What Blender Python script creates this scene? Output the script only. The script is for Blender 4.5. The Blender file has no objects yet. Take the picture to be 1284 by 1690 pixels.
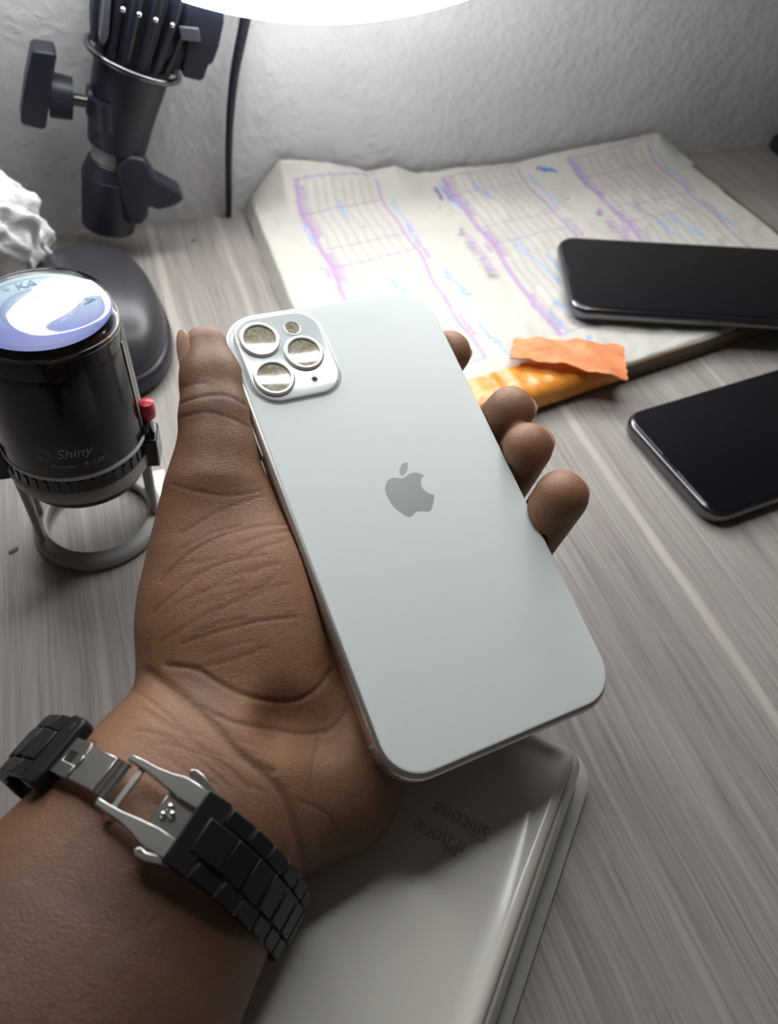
import bpy, bmesh, math, random
import numpy as np
from mathutils import Vector, Matrix
random.seed(7); RNG = np.random.default_rng(11)
SC = bpy.context.scene
COL = SC.collection

# ------------------------------------------------------------------ camera
FPX = 1270.0
HC = 0.2607
RM = np.array([[0.94647, -0.22162, 0.2347], [-0.32001, -0.73959, 0.59211], [0.04236, -0.63552, -0.77092]])
CAM = np.array([0, 0, HC])
cd = bpy.data.cameras.new('camera'); cam = bpy.data.objects.new('camera', cd); COL.objects.link(cam)
cd.sensor_fit = 'VERTICAL'; cd.sensor_height = 36.0; cd.lens = FPX / 1690 * 36.0
cd.clip_start = 0.005; cd.clip_end = 20
M4 = Matrix([[RM[i][0], -RM[i][1], -RM[i][2], CAM[i]] for i in range(3)] + [[0, 0, 0, 1]])
cam.matrix_world = M4
cd.dof.use_dof = True; cd.dof.focus_distance = 0.245; cd.dof.aperture_fstop = cd.lens / 2.3
SC.camera = cam
# ------------------------------------------------------------------ view, world, lamp power
SC.view_settings.view_transform = 'Standard'; SC.view_settings.look = 'None'
SC.view_settings.exposure = 0.0; SC.view_settings.gamma = 1.0
try: SC.view_settings.use_curve_mapping = False
except Exception: pass
wd = bpy.data.worlds.new('room_light'); SC.world = wd; wd.use_nodes = True
wd.node_tree.nodes['Background'].inputs[0].default_value = (1.0, 0.88, 0.77, 1)
wd.node_tree.nodes['Background'].inputs[1].default_value = 0.042
RING_POWER = 12.0
ROOM_BULB = 0.0

# ------------------------------------------------------------------ pixel helpers (photograph 1284x1690 to the place)
def ray(px, py):
    return RM @ np.array([(px - 642) / FPX, (py - 845) / FPX, 1.0])
def at(px, py, z=0.0):                       # on the horizontal plane z
    r = ray(px, py); return CAM + r * ((z - HC) / r[2])
def atY(px, py, y):                          # on the upright plane y
    r = ray(px, py); return CAM + r * (y / r[1])
# frame of the held phone: u right along its width, v down its length, w out of its back
PU = np.array([0.98780616, 0.11958575, -0.09969071]); PV = np.array([0.08393939, -0.9483593, -0.30589022])
PN = np.array([0.13112272, -0.29379227, 0.94683311]); P0 = np.array([0.02056089, 0.2170724, 0.10173563])
def Lp(px, py, w):                           # millimetres in the phone frame, on plane w
    r = ray(px, py); t = ((P0 + PN * w / 1000 - CAM) @ PN) / (r @ PN); q = CAM + t * r - P0
    return np.array([q @ PU, q @ PV, w / 1000]) * 1000
def L2W(a):
    a = np.asarray(a, float) / 1000
    return P0 + a[..., 0:1] * PU + a[..., 1:2] * PV + a[..., 2:3] * PN
def W2L(q):
    q = np.asarray(q) - P0
    return np.array([q @ PU, q @ PV, q @ PN]) * 1000

# ------------------------------------------------------------------ materials
def mat(name, col, rough=0.5, metal=0.0, **kw):
    m = bpy.data.materials.new(name); m.use_nodes = True
    b = m.node_tree.nodes['Principled BSDF']
    b.inputs['Base Color'].default_value = (*col, 1); b.inputs['Roughness'].default_value = rough
    b.inputs['Metallic'].default_value = metal
    for k, v in kw.items():
        b.inputs[k.replace('_', ' ')].default_value = v
    return m
def N(m, t, **kw):
    n = m.node_tree.nodes.new(t)
    for k, v in kw.items():
        if k in n.inputs: n.inputs[k].default_value = v
        else: setattr(n, k, v)
    return n
def LK(m, a, b): m.node_tree.links.new(a, b)
def BS(m): return m.node_tree.nodes['Principled BSDF']
def ramp(m, pts):
    r = N(m, 'ShaderNodeValToRGB'); e = r.color_ramp.elements
    while len(e) < len(pts): e.new(0.5)
    for i, (p, c) in enumerate(pts):
        e[i].position = p; e[i].color = (*c, 1) if len(c) == 3 else c
    return r
def coords(m, scale=(1, 1, 1), kind='Object'):
    tc = N(m, 'ShaderNodeTexCoord'); mp = N(m, 'ShaderNodeMapping'); mp.inputs['Scale'].default_value = scale
    LK(m, tc.outputs[kind], mp.inputs['Vector']); return mp.outputs[0]
def noise(m, vec, scale, detail=4, rough=0.55, dist=0.0):
    n = N(m, 'ShaderNodeTexNoise'); n.inputs['Scale'].default_value = scale; n.inputs['Detail'].default_value = detail
    n.inputs['Roughness'].default_value = rough; n.inputs['Distortion'].default_value = dist
    LK(m, vec, n.inputs['Vector']); return n.outputs['Fac']
def mathn(m, op, a, b=None, clamp=False):
    n = N(m, 'ShaderNodeMath', operation=op); n.use_clamp = clamp
    for i, x in enumerate((a, b)):
        if x is None: continue
        if isinstance(x, (int, float)): n.inputs[i].default_value = x
        else: LK(m, x, n.inputs[i])
    return n.outputs[0]
def mixc(m, f, a, b, mode='MIX'):
    n = N(m, 'ShaderNodeMix', data_type='RGBA', blend_type=mode)
    for i, x in ((0, f), (6, a), (7, b)):
        if isinstance(x, (int, float)): n.inputs[i].default_value = x
        elif isinstance(x, tuple): n.inputs[i].default_value = (*x, 1)
        else: LK(m, x, n.inputs[i])
    return n.outputs[2]
def bump(m, h, strength=0.3, dist=0.001):
    b = N(m, 'ShaderNodeBump'); b.inputs['Strength'].default_value = strength; b.inputs['Distance'].default_value = dist
    LK(m, h, b.inputs['Height']); LK(m, b.outputs[0], BS(m).inputs['Normal']); return b
def grainy(m, scale=900, amt=0.15, dist=0.0002):
    bump(m, noise(m, coords(m), scale, 3), amt, dist); return m

def make_desk_mat():
    m = mat('grey_wood_laminate', (.4, .36, .33), 0.55)
    c = coords(m)
    sx = N(m, 'ShaderNodeSeparateXYZ'); LK(m, c, sx.inputs[0])
    warp = noise(m, coords(m, (6, 2.2, 1)), 6, 3)
    wx = mathn(m, 'ADD', sx.outputs[0], mathn(m, 'MULTIPLY', mathn(m, 'SUBTRACT', warp, .5), .0045))
    cb = N(m, 'ShaderNodeCombineXYZ'); LK(m, wx, cb.inputs[0]); LK(m, mathn(m, 'MULTIPLY', sx.outputs[1], .022), cb.inputs[1])
    fine = noise(m, cb.outputs[0], 800, 5, .65)
    mid = noise(m, cb.outputs[0], 130, 3, .5)
    cb2 = N(m, 'ShaderNodeCombineXYZ'); LK(m, wx, cb2.inputs[0]); LK(m, mathn(m, 'MULTIPLY', sx.outputs[1], .12), cb2.inputs[1])
    broad = noise(m, cb2.outputs[0], 26, 2, .5)
    s = mathn(m, 'ADD', mathn(m, 'MULTIPLY', fine, .60), mathn(m, 'MULTIPLY', mid, .28))
    s = mathn(m, 'ADD', s, mathn(m, 'MULTIPLY', broad, .12))
    r = ramp(m, [(.30, (.160, .138, .126)), (.45, (.300, .270, .250)), (.55, (.365, .336, .312)), (.72, (.47, .44, .41))])
    LK(m, s, r.inputs[0]); col = r.outputs[0]
    for x0, wd_, k in ((.185, .0030, .50), (.0106, .0034, .5), (.052, .0022, .3), (-.046, .002, .22), (.275, .002, .3), (.112, .0016, .22)):
        d = mathn(m, 'ABSOLUTE', mathn(m, 'SUBTRACT', wx, x0))
        f = mathn(m, 'MULTIPLY', mathn(m, 'SUBTRACT', 1.0, mathn(m, 'DIVIDE', d, wd_), True), k * 1.6)
        f = mathn(m, 'MINIMUM', f, k)
        col = mixc(m, f, col, (.66, .62, .55))
    for x0, wd_, k in ((.192, .0012, .35), (.204, .0010, .3), (.132, .0009, .35), (.150, .0009, .3)):
        d = mathn(m, 'ABSOLUTE', mathn(m, 'SUBTRACT', wx, x0))
        f = mathn(m, 'MULTIPLY', mathn(m, 'SUBTRACT', 1.0, mathn(m, 'DIVIDE', d, wd_), True), k)
        col = mixc(m, f, col, (.15, .12, .11))
    LK(m, col, BS(m).inputs['Base Color'])
    bump(m, s, .25, .0004); BS(m).inputs['Specular IOR Level'].default_value = .35
    return m
def make_wall_mat():
    m = mat('rough_white_plaster', (.6, .6, .62), 0.85)
    c = coords(m)
    a = noise(m, c, 150, 5, .6, .2); b = noise(m, c, 26, 3, .5)
    bump(m, mathn(m, 'ADD', a, mathn(m, 'MULTIPLY', b, .8)), .55, .0032)
    v = N(m, 'ShaderNodeTexVoronoi'); v.inputs['Scale'].default_value = 42; LK(m, c, v.inputs['Vector'])
    spot = mathn(m, 'LESS_THAN', v.outputs['Distance'], .055)
    keep = mathn(m, 'GREATER_THAN', noise(m, c, 19, 2), .57)
    col = mixc(m, b, (.58, .575, .585), (.68, .675, .68))
    col = mixc(m, mathn(m, 'MULTIPLY', mathn(m, 'MULTIPLY', spot, keep), .6), col, (.25, .24, .25))
    LK(m, col, BS(m).inputs['Base Color'])
    return m
def make_skin_mat():
    m = mat('brown_skin', (.3, .17, .1), 0.5)
    at_ = N(m, 'ShaderNodeAttribute', attribute_name='tone')
    sp = N(m, 'ShaderNodeSeparateColor'); LK(m, at_.outputs['Color'], sp.inputs[0])
    c = coords(m)
    mott = noise(m, c, 55, 5, .6); fine = noise(m, c, 700, 3, .6)
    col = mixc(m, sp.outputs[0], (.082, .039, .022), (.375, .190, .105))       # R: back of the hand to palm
    col = mixc(m, mathn(m, 'MULTIPLY', sp.outputs[1], .85), col, (.075, .034, .02))   # G: creases and the painted wrist shade
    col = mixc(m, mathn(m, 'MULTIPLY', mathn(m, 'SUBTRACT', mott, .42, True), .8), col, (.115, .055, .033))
    LK(m, col, BS(m).inputs['Base Color'])
    BS(m).inputs['Subsurface Weight'].default_value = .2; BS(m).inputs['Subsurface Radius'].default_value = (1, .35, .15)
    BS(m).inputs['Subsurface Scale'].default_value = .0025
    BS(m).inputs['Specular IOR Level'].default_value = .45
    # fine skin lines: stretched, wavy cell edges
    mp = N(m, 'ShaderNodeMapping'); mp.inputs['Rotation'].default_value = (0, 0, math.radians(28)); mp.inputs['Scale'].default_value = (620, 1700, 620)
    tc = N(m, 'ShaderNodeTexCoord')
    wv = N(m, 'ShaderNodeTexNoise'); wv.inputs['Scale'].default_value = 140; LK(m, tc.outputs['Object'], wv.inputs['Vector'])
    ad = N(m, 'ShaderNodeMix', data_type='VECTOR'); ad.inputs[0].default_value = .006
    LK(m, tc.outputs['Object'], ad.inputs[4]); LK(m, wv.outputs['Color'], ad.inputs[5]); LK(m, ad.outputs[1], mp.inputs['Vector'])
    v = N(m, 'ShaderNodeTexVoronoi', feature='DISTANCE_TO_EDGE'); v.inputs['Scale'].default_value = 1.0; LK(m, mp.outputs[0], v.inputs['Vector'])
    e = mathn(m, 'MINIMUM', mathn(m, 'MULTIPLY', v.outputs['Distance'], 5.0), 1.0)
    col2 = mixc(m, mathn(m, 'MULTIPLY', mathn(m, 'SUBTRACT', 1.0, e), .30), col, (.09, .042, .025)); LK(m, col2, BS(m).inputs['Base Color'])
    h = mathn(m, 'ADD', mathn(m, 'MULTIPLY', e, .7), mathn(m, 'MULTIPLY', fine, .5))
    h = mathn(m, 'ADD', h, mathn(m, 'MULTIPLY', mott, .6))
    bump(m, h, .45, .00016)
    rr = mathn(m, 'ADD', .42, mathn(m, 'MULTIPLY', fine, .2)); LK(m, rr, BS(m).inputs['Roughness'])
    return m
def attr_mat(name, rough, spec=.4, bumpv=None):
    m = mat(name, (1, 1, 1), rough); a = N(m, 'ShaderNodeAttribute', attribute_name='print')
    LK(m, a.outputs['Color'], BS(m).inputs['Base Color']); BS(m).inputs['Specular IOR Level'].default_value = spec
    if bumpv: bump(m, noise(m, coords(m), bumpv[0], 5), bumpv[1], bumpv[2])
    return m

MT = {}
MT['desk'] = make_desk_mat(); MT['wall'] = make_wall_mat(); MT['skin'] = make_skin_mat()
MT['steel'] = mat('polished_steel', (.74, .72, .69), .38, 1.0)
MT['glass_back'] = mat('frosted_silver_glass', (.84, .905, .90), .55, 0, Specular_IOR_Level=.35)
MT['bump_glass'] = mat('glossy_silver_glass', (.72, .79, .80), .12, .1, Coat_Weight=.6, Coat_Roughness=.04)
MT['logo'] = mat('grey_mirror_logo', (.46, .50, .505), .30, .3)
MT['lens_ring'] = mat('lens_ring', (.86, .86, .83), .22, .5)
def lens_m():
    m = mat('lens_glass', (.3, .27, .2), .12, 0, Coat_Weight=1.0, Coat_Roughness=.02)
    n = noise(m, coords(m), 420, 5, .65, 1.2); r = ramp(m, [(.3, (.16, .14, .10)), (.5, (.38, .34, .25)), (.7, (.62, .57, .45))])  # beige mottle paints in what the glass would reflect
    LK(m, n, r.inputs[0]); LK(m, r.outputs[0], BS(m).inputs['Base Color']); return m
MT['lens'] = lens_m()
MT['antenna'] = mat('antenna_line', (.55, .55, .53), .5)
MT['dark'] = mat('black_hole', (.01, .01, .012), .6)
MT['screen'] = mat('black_screen_glass', (.006, .007, .009), .09, 0, Specular_IOR_Level=.38)
MT['darksteel'] = mat('graphite_steel', (.17, .175, .19), .2, .95)
MT['blackplastic'] = grainy(mat('black_satin_plastic', (.018, .019, .030), .38), 1500, .15)
MT['blueblack'] = grainy(mat('blue_black_moulded_plastic', (.017, .020, .036), .42), 900, .2)
MT['smoky'] = mat('smoky_grey_plastic', (.10, .105, .13), .3)
MT['cable'] = mat('black_cable_rubber', (.012, .013, .022), .5)
MT['chrome'] = mat('brushed_watch_steel', (.56, .55, .52), .27, 1.0)
MT['chrome_bright'] = mat('bright_steel_edge', (.85, .84, .80), .12, 1.0)
MT['watchblack'] = grainy(mat('matte_black_link', (.016, .017, .021), .42, .3), 2500, .2, .0001)
MT['stampblack'] = mat('gloss_black_plastic', (.006, .007, .013), .16)
MT['stampgrey'] = grainy(mat('grey_plastic', (.33, .325, .31), .38), 1200, .1)
MT['stampedge'] = mat('pale_grey_plastic', (.62, .62, .60), .35)
MT['red'] = mat('red_button', (.62, .03, .045), .3)
MT['clear'] = mat('clear_plastic', (1, 1, 1), .04, 0, Transmission_Weight=1.0, IOR=1.46)
MT['print_grey'] = mat('faint_grey_print', (.34, .35, .37), .4)
MT['seal_blue'] = mat('blue_seal_ink', (.10, .28, .55), .5)
MT['nail'] = mat('fingernail', (.44, .25, .18), .28)
MT['page'] = attr_mat('printed_form_paper', .42, .5, (260, .35, .0012))
MT['purple'] = mat('purple_ink', (.50, .34, .60), .6)
MT['boxdark'] = grainy(mat('taped_brown_board', (.115, .078, .028), .32), 300, .4, .0006)
def orange_m(name, c1, c2, rough, s):
    m = mat(name, c1, rough); n = noise(m, coords(m), s, 5, .6, .8); r = ramp(m, [(.35, c1), (.65, c2)]); LK(m, n, r.inputs[0])
    LK(m, r.outputs[0], BS(m).inputs['Base Color']); bump(m, n, .5, .0015); return m
MT['tape'] = orange_m('orange_glossy_tape', (.80, .27, .03), (.88, .40, .08), .2, 70)
MT['orange_paper'] = orange_m('orange_torn_paper', (.80, .24, .085), (.84, .33, .13), .6, 90)
def tissue_m():
    m = mat('white_crumpled_plastic', (.80, .80, .79), .5)
    bump(m, noise(m, coords(m), 90, 5, .6, 1.5), .5, .003); return m
MT['tissue'] = tissue_m()
def mouse_m():
    m = mat('soft_black_rubber', (.035, .036, .042), .34); bump(m, noise(m, coords(m), 1200, 2), .1, .0002); return m
MT['mouse'] = mouse_m()
MT['casebox'] = mat('milky_white_plastic', (.73, .69, .63), .33, 0, Coat_Weight=.5, Coat_Roughness=.12, Subsurface_Weight=.15, Subsurface_Scale=.01)
MT['casetray'] = mat('translucent_white_rim', (.74, .735, .70), .16, 0, Coat_Weight=1.0, Coat_Roughness=.05, Transmission_Weight=.25)
MT['caseprint'] = mat('grey_print', (.42, .40, .37), .5)
MT['lamp_body'] = mat('white_lamp_housing', (.80, .79, .72), .4)
em = bpy.data.materials.new('ring_diffuser'); em.use_nodes = True
b_ = em.node_tree.nodes['Principled BSDF']; b_.inputs['Base Color'].default_value = (.9, .9, .9, 1)
b_.inputs['Emission Color'].default_value = (.985, .99, 1.0, 1); b_.inputs['Emission Strength'].default_value = RING_POWER
MT['diffuser'] = em

# ------------------------------------------------------------------ mesh helpers
class MB:
    def __init__(s): s.v = []; s.f = []
    def add(s, v, f):
        o = len(s.v); s.v += [tuple(map(float, p)) for p in v]; s.f += [tuple(int(i) + o for i in q) for q in f]; return s
    def xf(s, fn): s.v = [tuple(map(float, fn(p))) for p in s.v]; return s
    def build(s, name, m, parent=None, smooth=35, bevel=0):
        me = bpy.data.meshes.new(name); me.from_pydata(s.v, [], s.f); me.update()
        bm = bmesh.new(); bm.from_mesh(me); bmesh.ops.recalc_face_normals(bm, faces=bm.faces); bm.to_mesh(me); bm.free()
        return link(name, me, m, parent, smooth, bevel)
def link(name, me, m, parent=None, smooth=35, bevel=0):
    o = bpy.data.objects.new(name, me); COL.objects.link(o)
    if m is not None: me.materials.append(m)
    if smooth:
        me.polygons.foreach_set('use_smooth', [True] * len(me.polygons))
        bm = bmesh.new(); bm.from_mesh(me)
        a = math.radians(smooth)
        for e in bm.edges:
            if len(e.link_faces) == 2 and e.calc_face_angle(0) > a: e.smooth = False
        bm.to_mesh(me); bm.free()
    if bevel:
        md = o.modifiers.new('bevel', 'BEVEL'); md.width = bevel; md.segments = 2; md.limit_method = 'ANGLE'; md.angle_limit = math.radians(40)
    if parent is not None: o.parent = parent
    return o
def tag(o, label=None, cat=None, group=None, kind=None):
    for k, v in (('label', label), ('category', cat), ('group', group), ('kind', kind)):
        if v: o[k] = v
    return o
def empty(name, label, cat, M=None, group=None):
    o = bpy.data.objects.new(name, None); COL.objects.link(o); o.empty_display_size = .01
    if M is not None: o.matrix_world = M
    return tag(o, label, cat, group)
def rrect(w, h, r, n=8, cx=0, cy=0):
    p = []
    for k, (sx, sy) in enumerate(((1, 1), (-1, 1), (-1, -1), (1, -1))):
        for i in range(n + 1):
            a = math.pi / 2 * (k + i / n)
            p.append((cx + sx * (w / 2 - r) + r * math.cos(a), cy + sy * (h / 2 - r) + r * math.sin(a)))
    return p
def circ(r, n=32, cx=0, cy=0): return [(cx + r * math.cos(2 * math.pi * i / n), cy + r * math.sin(2 * math.pi * i / n)) for i in range(n)]
def loft(mb, rings, cap0=True, cap1=True):
    n = len(rings[0]); v = [p for r in rings for p in r]; f = []
    for k in range(len(rings) - 1):
        for i in range(n):
            j = (i + 1) % n; f.append((k * n + i, k * n + j, (k + 1) * n + j, (k + 1) * n + i))
    if cap0: f.append(tuple(range(n))[::-1])
    if cap1: f.append(tuple((len(rings) - 1) * n + i for i in range(n)))
    return mb.add(v, f)
def slab(mb, fn, prof, cap0=True, cap1=True):      # fn(inset) gives the outline, prof = [(inset, z)]
    return loft(mb, [[(x, y, z) for x, y in fn(i)] for i, z in prof], cap0, cap1)
def frame_of(d):
    d = np.asarray(d, float); d = d / np.linalg.norm(d); a = np.array([0, 0, 1.]) if abs(d[2]) < .9 else np.array([1., 0, 0])
    x = np.cross(a, d); x /= np.linalg.norm(x); return x, np.cross(d, x), d
def tube(mb, pts, rad, n=12, caps=True):
    pts = [np.asarray(p, float) for p in pts]; rings = []
    x = None
    for i, p in enumerate(pts):
        d = pts[min(i + 1, len(pts) - 1)] - pts[max(i - 1, 0)]; d = d / np.linalg.norm(d)
        if x is None: x = frame_of(d)[0]
        x = x - d * (x @ d); x /= np.linalg.norm(x); y = np.cross(d, x)
        r = rad[i] if hasattr(rad, '__len__') else rad
        rings.append([p + r * (math.cos(2 * math.pi * k / n) * x + math.sin(2 * math.pi * k / n) * y) for k in range(n)])
    return loft(mb, rings, caps, caps)
def spline(p, n=8, closed=False):
    p = [np.asarray(q, float) for q in p]; out = []; m = len(p)
    for i in range(m if closed else m - 1):
        a = p[(i - 1) % m] if closed or i else p[0]; b = p[i]; c = p[(i + 1) % m]; d = p[(i + 2) % m] if closed or i + 2 < m else p[-1]
        for k in range(n):
            t = k / n; out.append(.5 * ((2 * b) + (c - a) * t + (2 * a - 5 * b + 4 * c - d) * t * t + (-a + 3 * b - 3 * c + d) * t ** 3))
    if not closed: out.append(p[-1])
    return out
def lathe(mb, prof, n=48, org=(0, 0, 0), axis=(0, 0, 1), closed=False):
    x, y, d = frame_of(axis); org = np.asarray(org, float)
    rings = [[org + d * z + r * (math.cos(2 * math.pi * k / n) * x + math.sin(2 * math.pi * k / n) * y) for k in range(n)] for r, z in prof]
    if closed: rings.append(rings[0]); return loft(mb, rings, False, False)
    return loft(mb, rings, True, True)
def box(mb, c, s, X=(1, 0, 0), Y=(0, 1, 0), Z=(0, 0, 1)):
    c, X, Y, Z = map(lambda a: np.asarray(a, float), (c, X, Y, Z)); v = []
    for k in (-1, 1):
        for j in (-1, 1):
            for i in (-1, 1): v.append(c + X * i * s[0] / 2 + Y * j * s[1] / 2 + Z * k * s[2] / 2)
    return mb.add(v, [(0, 2, 3, 1), (4, 5, 7, 6), (0, 1, 5, 4), (2, 6, 7, 3), (0, 4, 6, 2), (1, 3, 7, 5)])
def polyprism(mb, poly, z0, z1):
    n = len(poly); return mb.add([(x, y, z0) for x, y in poly] + [(x, y, z1) for x, y in poly],
        [tuple(range(n))[::-1], tuple(range(n, 2 * n))] + [(i, (i + 1) % n, n + (i + 1) % n, n + i) for i in range(n)])
def text_mb(s, size, align='LEFT', shear=0, extrude=0.0, offset=0.0):
    cu = bpy.data.curves.new('t', 'FONT'); cu.body = s; cu.size = size; cu.align_x = align; cu.shear = shear; cu.extrude = extrude; cu.offset = offset
    cu.resolution_u = 3
    o = bpy.data.objects.new('t', cu); COL.objects.link(o); bpy.context.view_layer.update()
    me = bpy.data.meshes.new_from_object(o.evaluated_get(bpy.context.evaluated_depsgraph_get()))
    mb = MB(); mb.add([tuple(v.co) for v in me.vertices], [tuple(p.vertices) for p in me.polygons])
    bpy.data.objects.remove(o); bpy.data.curves.remove(cu); bpy.data.meshes.remove(me); return mb
def basis(O, X, Y, Z):
    return Matrix([[X[i], Y[i], Z[i], O[i]] for i in range(3)] + [[0, 0, 0, 1]])
def set_print(o, cols):
    a = o.data.color_attributes.new('print', 'FLOAT_COLOR', 'POINT')
    c = np.ones((len(cols), 4), np.float32); c[:, :3] = cols; a.data.foreach_set('color', c.ravel())

# ================================================================== THE SETTING
mb = MB(); nx, ny = 2, 2
box(mb, (.15, .021, -.0125), (1.7, .882, .025)); o = mb.build('desktop', MT['desk'], smooth=0); tag(o, kind='structure')
mb = MB(); box(mb, (.15, .482, .25), (2.2, .04, 1.5)); o = mb.build('wall_back', MT['wall'], smooth=0); tag(o, kind='structure')

# ================================================================== RING LAMP
RC = np.array([.107, .348, .3068]); ta, tb = .348, -.141; RS = .2 / .165
RN = np.array([math.sin(tb) * math.cos(ta), -math.cos(tb) * math.cos(ta), -math.sin(ta)])
def ring_frame():
    x = np.cross(RN, [0, 0, 1.]); x /= np.linalg.norm(x); y = np.cross(x, RN) ; return x, np.cross(RN, x)
rx, ry = ring_frame()
lamp = empty('ring_lamp', 'large white ring light leaning over the desk, only its lit lower rim in view', 'lamp', basis(RC, rx, ry, RN))
mb = MB(); lathe(mb, [(.1605, -.009), (.1625, -.016), (.157, -.026), (.124, -.026), (.119, -.016), (.121, -.009)], 128, closed=True); mb.xf(lambda p: (p[0] * RS, p[1] * RS, p[2] * RS))
mb.build('housing', MT['lamp_body'], lamp)
prof = [(.150, -.012)] + [(.1405 + .0245 * math.cos(a), .0125 * math.sin(a) - .002) for a in np.linspace(-.55, math.pi + .3, 22)] + [(.130, -.012)]
mb = MB(); lathe(mb, prof, 128, closed=True); mb.xf(lambda p: (p[0] * RS, p[1] * RS, p[2] * RS)); mb.build('diffuser', MT['diffuser'], lamp)

# ================================================================== HELD PHONE
def back_phone():
    M = basis(P0, PU, -PV, PN)
    ph = empty('smartphone', 'silver smartphone held in the hand, frosted back with three lenses facing up', 'phone', M)
    mm = .001
    W_, H_, R_ = 77.8 * mm, 158 * mm, 11.8 * mm; cx, cy = W_ / 2, -H_ / 2
    fn = lambda i: rrect(W_ - 2 * i, H_ - 2 * i, max(R_ - i, .001), 12, cx, cy)
    T = 8.1 * mm
    prof = [(2.2 * mm, -T)] + [((1 - math.cos(a)) * 2.2 * mm, -T + 2.2 * mm - math.sin(a) * 2.2 * mm) for a in np.linspace(math.pi / 2, 0, 5)[1:]]
    prof = [(2.2 * mm - 2.2 * mm * math.cos(a), -T + 2.2 * mm - 2.2 * mm * math.sin(a)) for a in np.linspace(math.pi / 2, 0, 6)]
    prof += [(2.0 * mm - 2.0 * mm * math.cos(a), -2.0 * mm + 1.7 * mm * math.sin(a)) for a in np.linspace(0, math.pi / 2 * .8, 6)]
    fo = lambda i: rrect(79.4 * mm - 2 * i, 159.8 * mm - 2 * i, 12.8 * mm - i, 12, cx - .5 * mm, cy - .5 * mm)
    mb = MB(); slab(mb, fo, prof); mb.build('steel_frame', MT['steel'], ph, 50)
    mb = MB(); slab(mb, fn, [(.35 * mm, -.6 * mm), (.35 * mm, -.12 * mm), (.6 * mm, .0), (1.1 * mm, .03 * mm)]); mb.build('back_glass', MT['glass_back'], ph, 50)
    # camera plateau
    bx, by, bw, bh = 17.6 * mm, -18.9 * mm, 30.6 * mm, 33.4 * mm
    fb = lambda i: rrect(bw - 2 * i, bh - 2 * i, 8.6 * mm - i, 10, bx, by)
    mb = MB(); slab(mb, fb, [(-1.0 * mm, .0), (-.5 * mm, .12 * mm), (.0, .35 * mm), (.15 * mm, .75 * mm), (.45 * mm, .98 * mm), (.9 * mm, 1.02 * mm)])
    cb = mb.build('camera_plateau', MT['bump_glass'], ph, 50)
    for (x, y) in ((10.4, 11.5), (23.2, 19.4), (10.2, 26.8)):
        x *= mm; y *= -mm
        mb = MB(); lathe(mb, [(6.9 * mm, .9 * mm), (6.9 * mm, 1.5 * mm), (6.5 * mm, 1.95 * mm), (5.9 * mm, 2.05 * mm), (5.45 * mm, 1.8 * mm), (5.45 * mm, .9 * mm)], 48, (x, y, 0), closed=True)
        lr = mb.build('lens_ring', MT['lens_ring'], ph, 40)
        mb = MB(); lathe(mb, [(5.5 * mm, 1.0 * mm), (5.5 * mm, 1.45 * mm), (3.5 * mm, 1.6 * mm), (.2 * mm, 1.65 * mm)], 40, (x, y, 0)); mb.build('lens_glass', MT['lens'], lr, 40)
    x, y = 22.9 * mm, -8.8 * mm
    mb = MB(); lathe(mb, [(2.9 * mm, .9 * mm), (2.9 * mm, 1.25 * mm), (2.5 * mm, 1.3 * mm), (2.35 * mm, 1.1 * mm), (2.35 * mm, .9 * mm)], 32, (x, y, 0), closed=True)
    fr = mb.build('flash_ring', MT['lens_ring'], ph)
    mb = MB(); lathe(mb, [(2.4 * mm, .95 * mm), (2.3 * mm, 1.15 * mm), (.1 * mm, 1.18 * mm)], 32, (x, y, 0)); mb.build('flash', MT['lens'], fr)
    x, y = 23.3 * mm, -29.9 * mm
    mb = MB(); lathe(mb, [(1.25 * mm, .95 * mm), (1.2 * mm, 1.12 * mm), (.85 * mm, 1.08 * mm), (.85 * mm, .95 * mm)], 20, (x, y, 0), closed=True); mh = mb.build('microphone_ring', MT['stampedge'], ph)
    mb = MB(); lathe(mb, [(.9 * mm, 1.0 * mm), (.88 * mm, 1.06 * mm), (.05 * mm, 1.06 * mm)], 20, (x, y, 0)); mb.build('microphone_hole', MT['dark'], mh)
    # logo, outlined from its place on the back
    k = 120 / 1284
    body = [(475, 525), (540, 490), (600, 448), (690, 430), (770, 442), (845, 482), (805, 545), (798, 620), (818, 695), (870, 750), (940, 795), (1028, 828), (1028, 900), (1005, 1020), (975, 1085), (925, 1118), (840, 1110), (750, 1112), (690, 1140), (650, 1190), (590, 1212), (530, 1190), (430, 1125), (330, 1045), (250, 940), (180, 800), (165, 720), (185, 620), (240, 545), (320, 520), (400, 525)]
    leaf = [(555, 248), (565, 320), (555, 395), (520, 450), (470, 485), (430, 455), (418, 385), (445, 310), (495, 262)]
    mb = MB()
    for pl in (body, leaf):
        q = [Lp(620 + x * k, 740 + y * k, 0)[:2] * mm for x, y in pl]; q = [np.array((a, -b)) for a, b in q]
        q = spline(q, 4, True); polyprism(mb, [(a[0], a[1]) for a in q], .0, .06 * mm)
    mb.build('logo', MT['logo'], ph, 0)
    # side button, antenna lines, speaker holes
    mb = MB(); fnb = lambda i: [(a, b) for a, b in rrect(17.5 * mm - 2 * i, 2.6 * mm - 2 * i, 1.2 * mm, 5)]
    slab(mb, fnb, [(0, -.2 * mm), (0, .35 * mm), (.25 * mm, .55 * mm)])
    mb.xf(lambda p: (-p[2] - 1.3 * mm, -43.5 * mm + p[0], -4.0 * mm + p[1])); mb.build('side_button', MT['steel'], ph)
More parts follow.
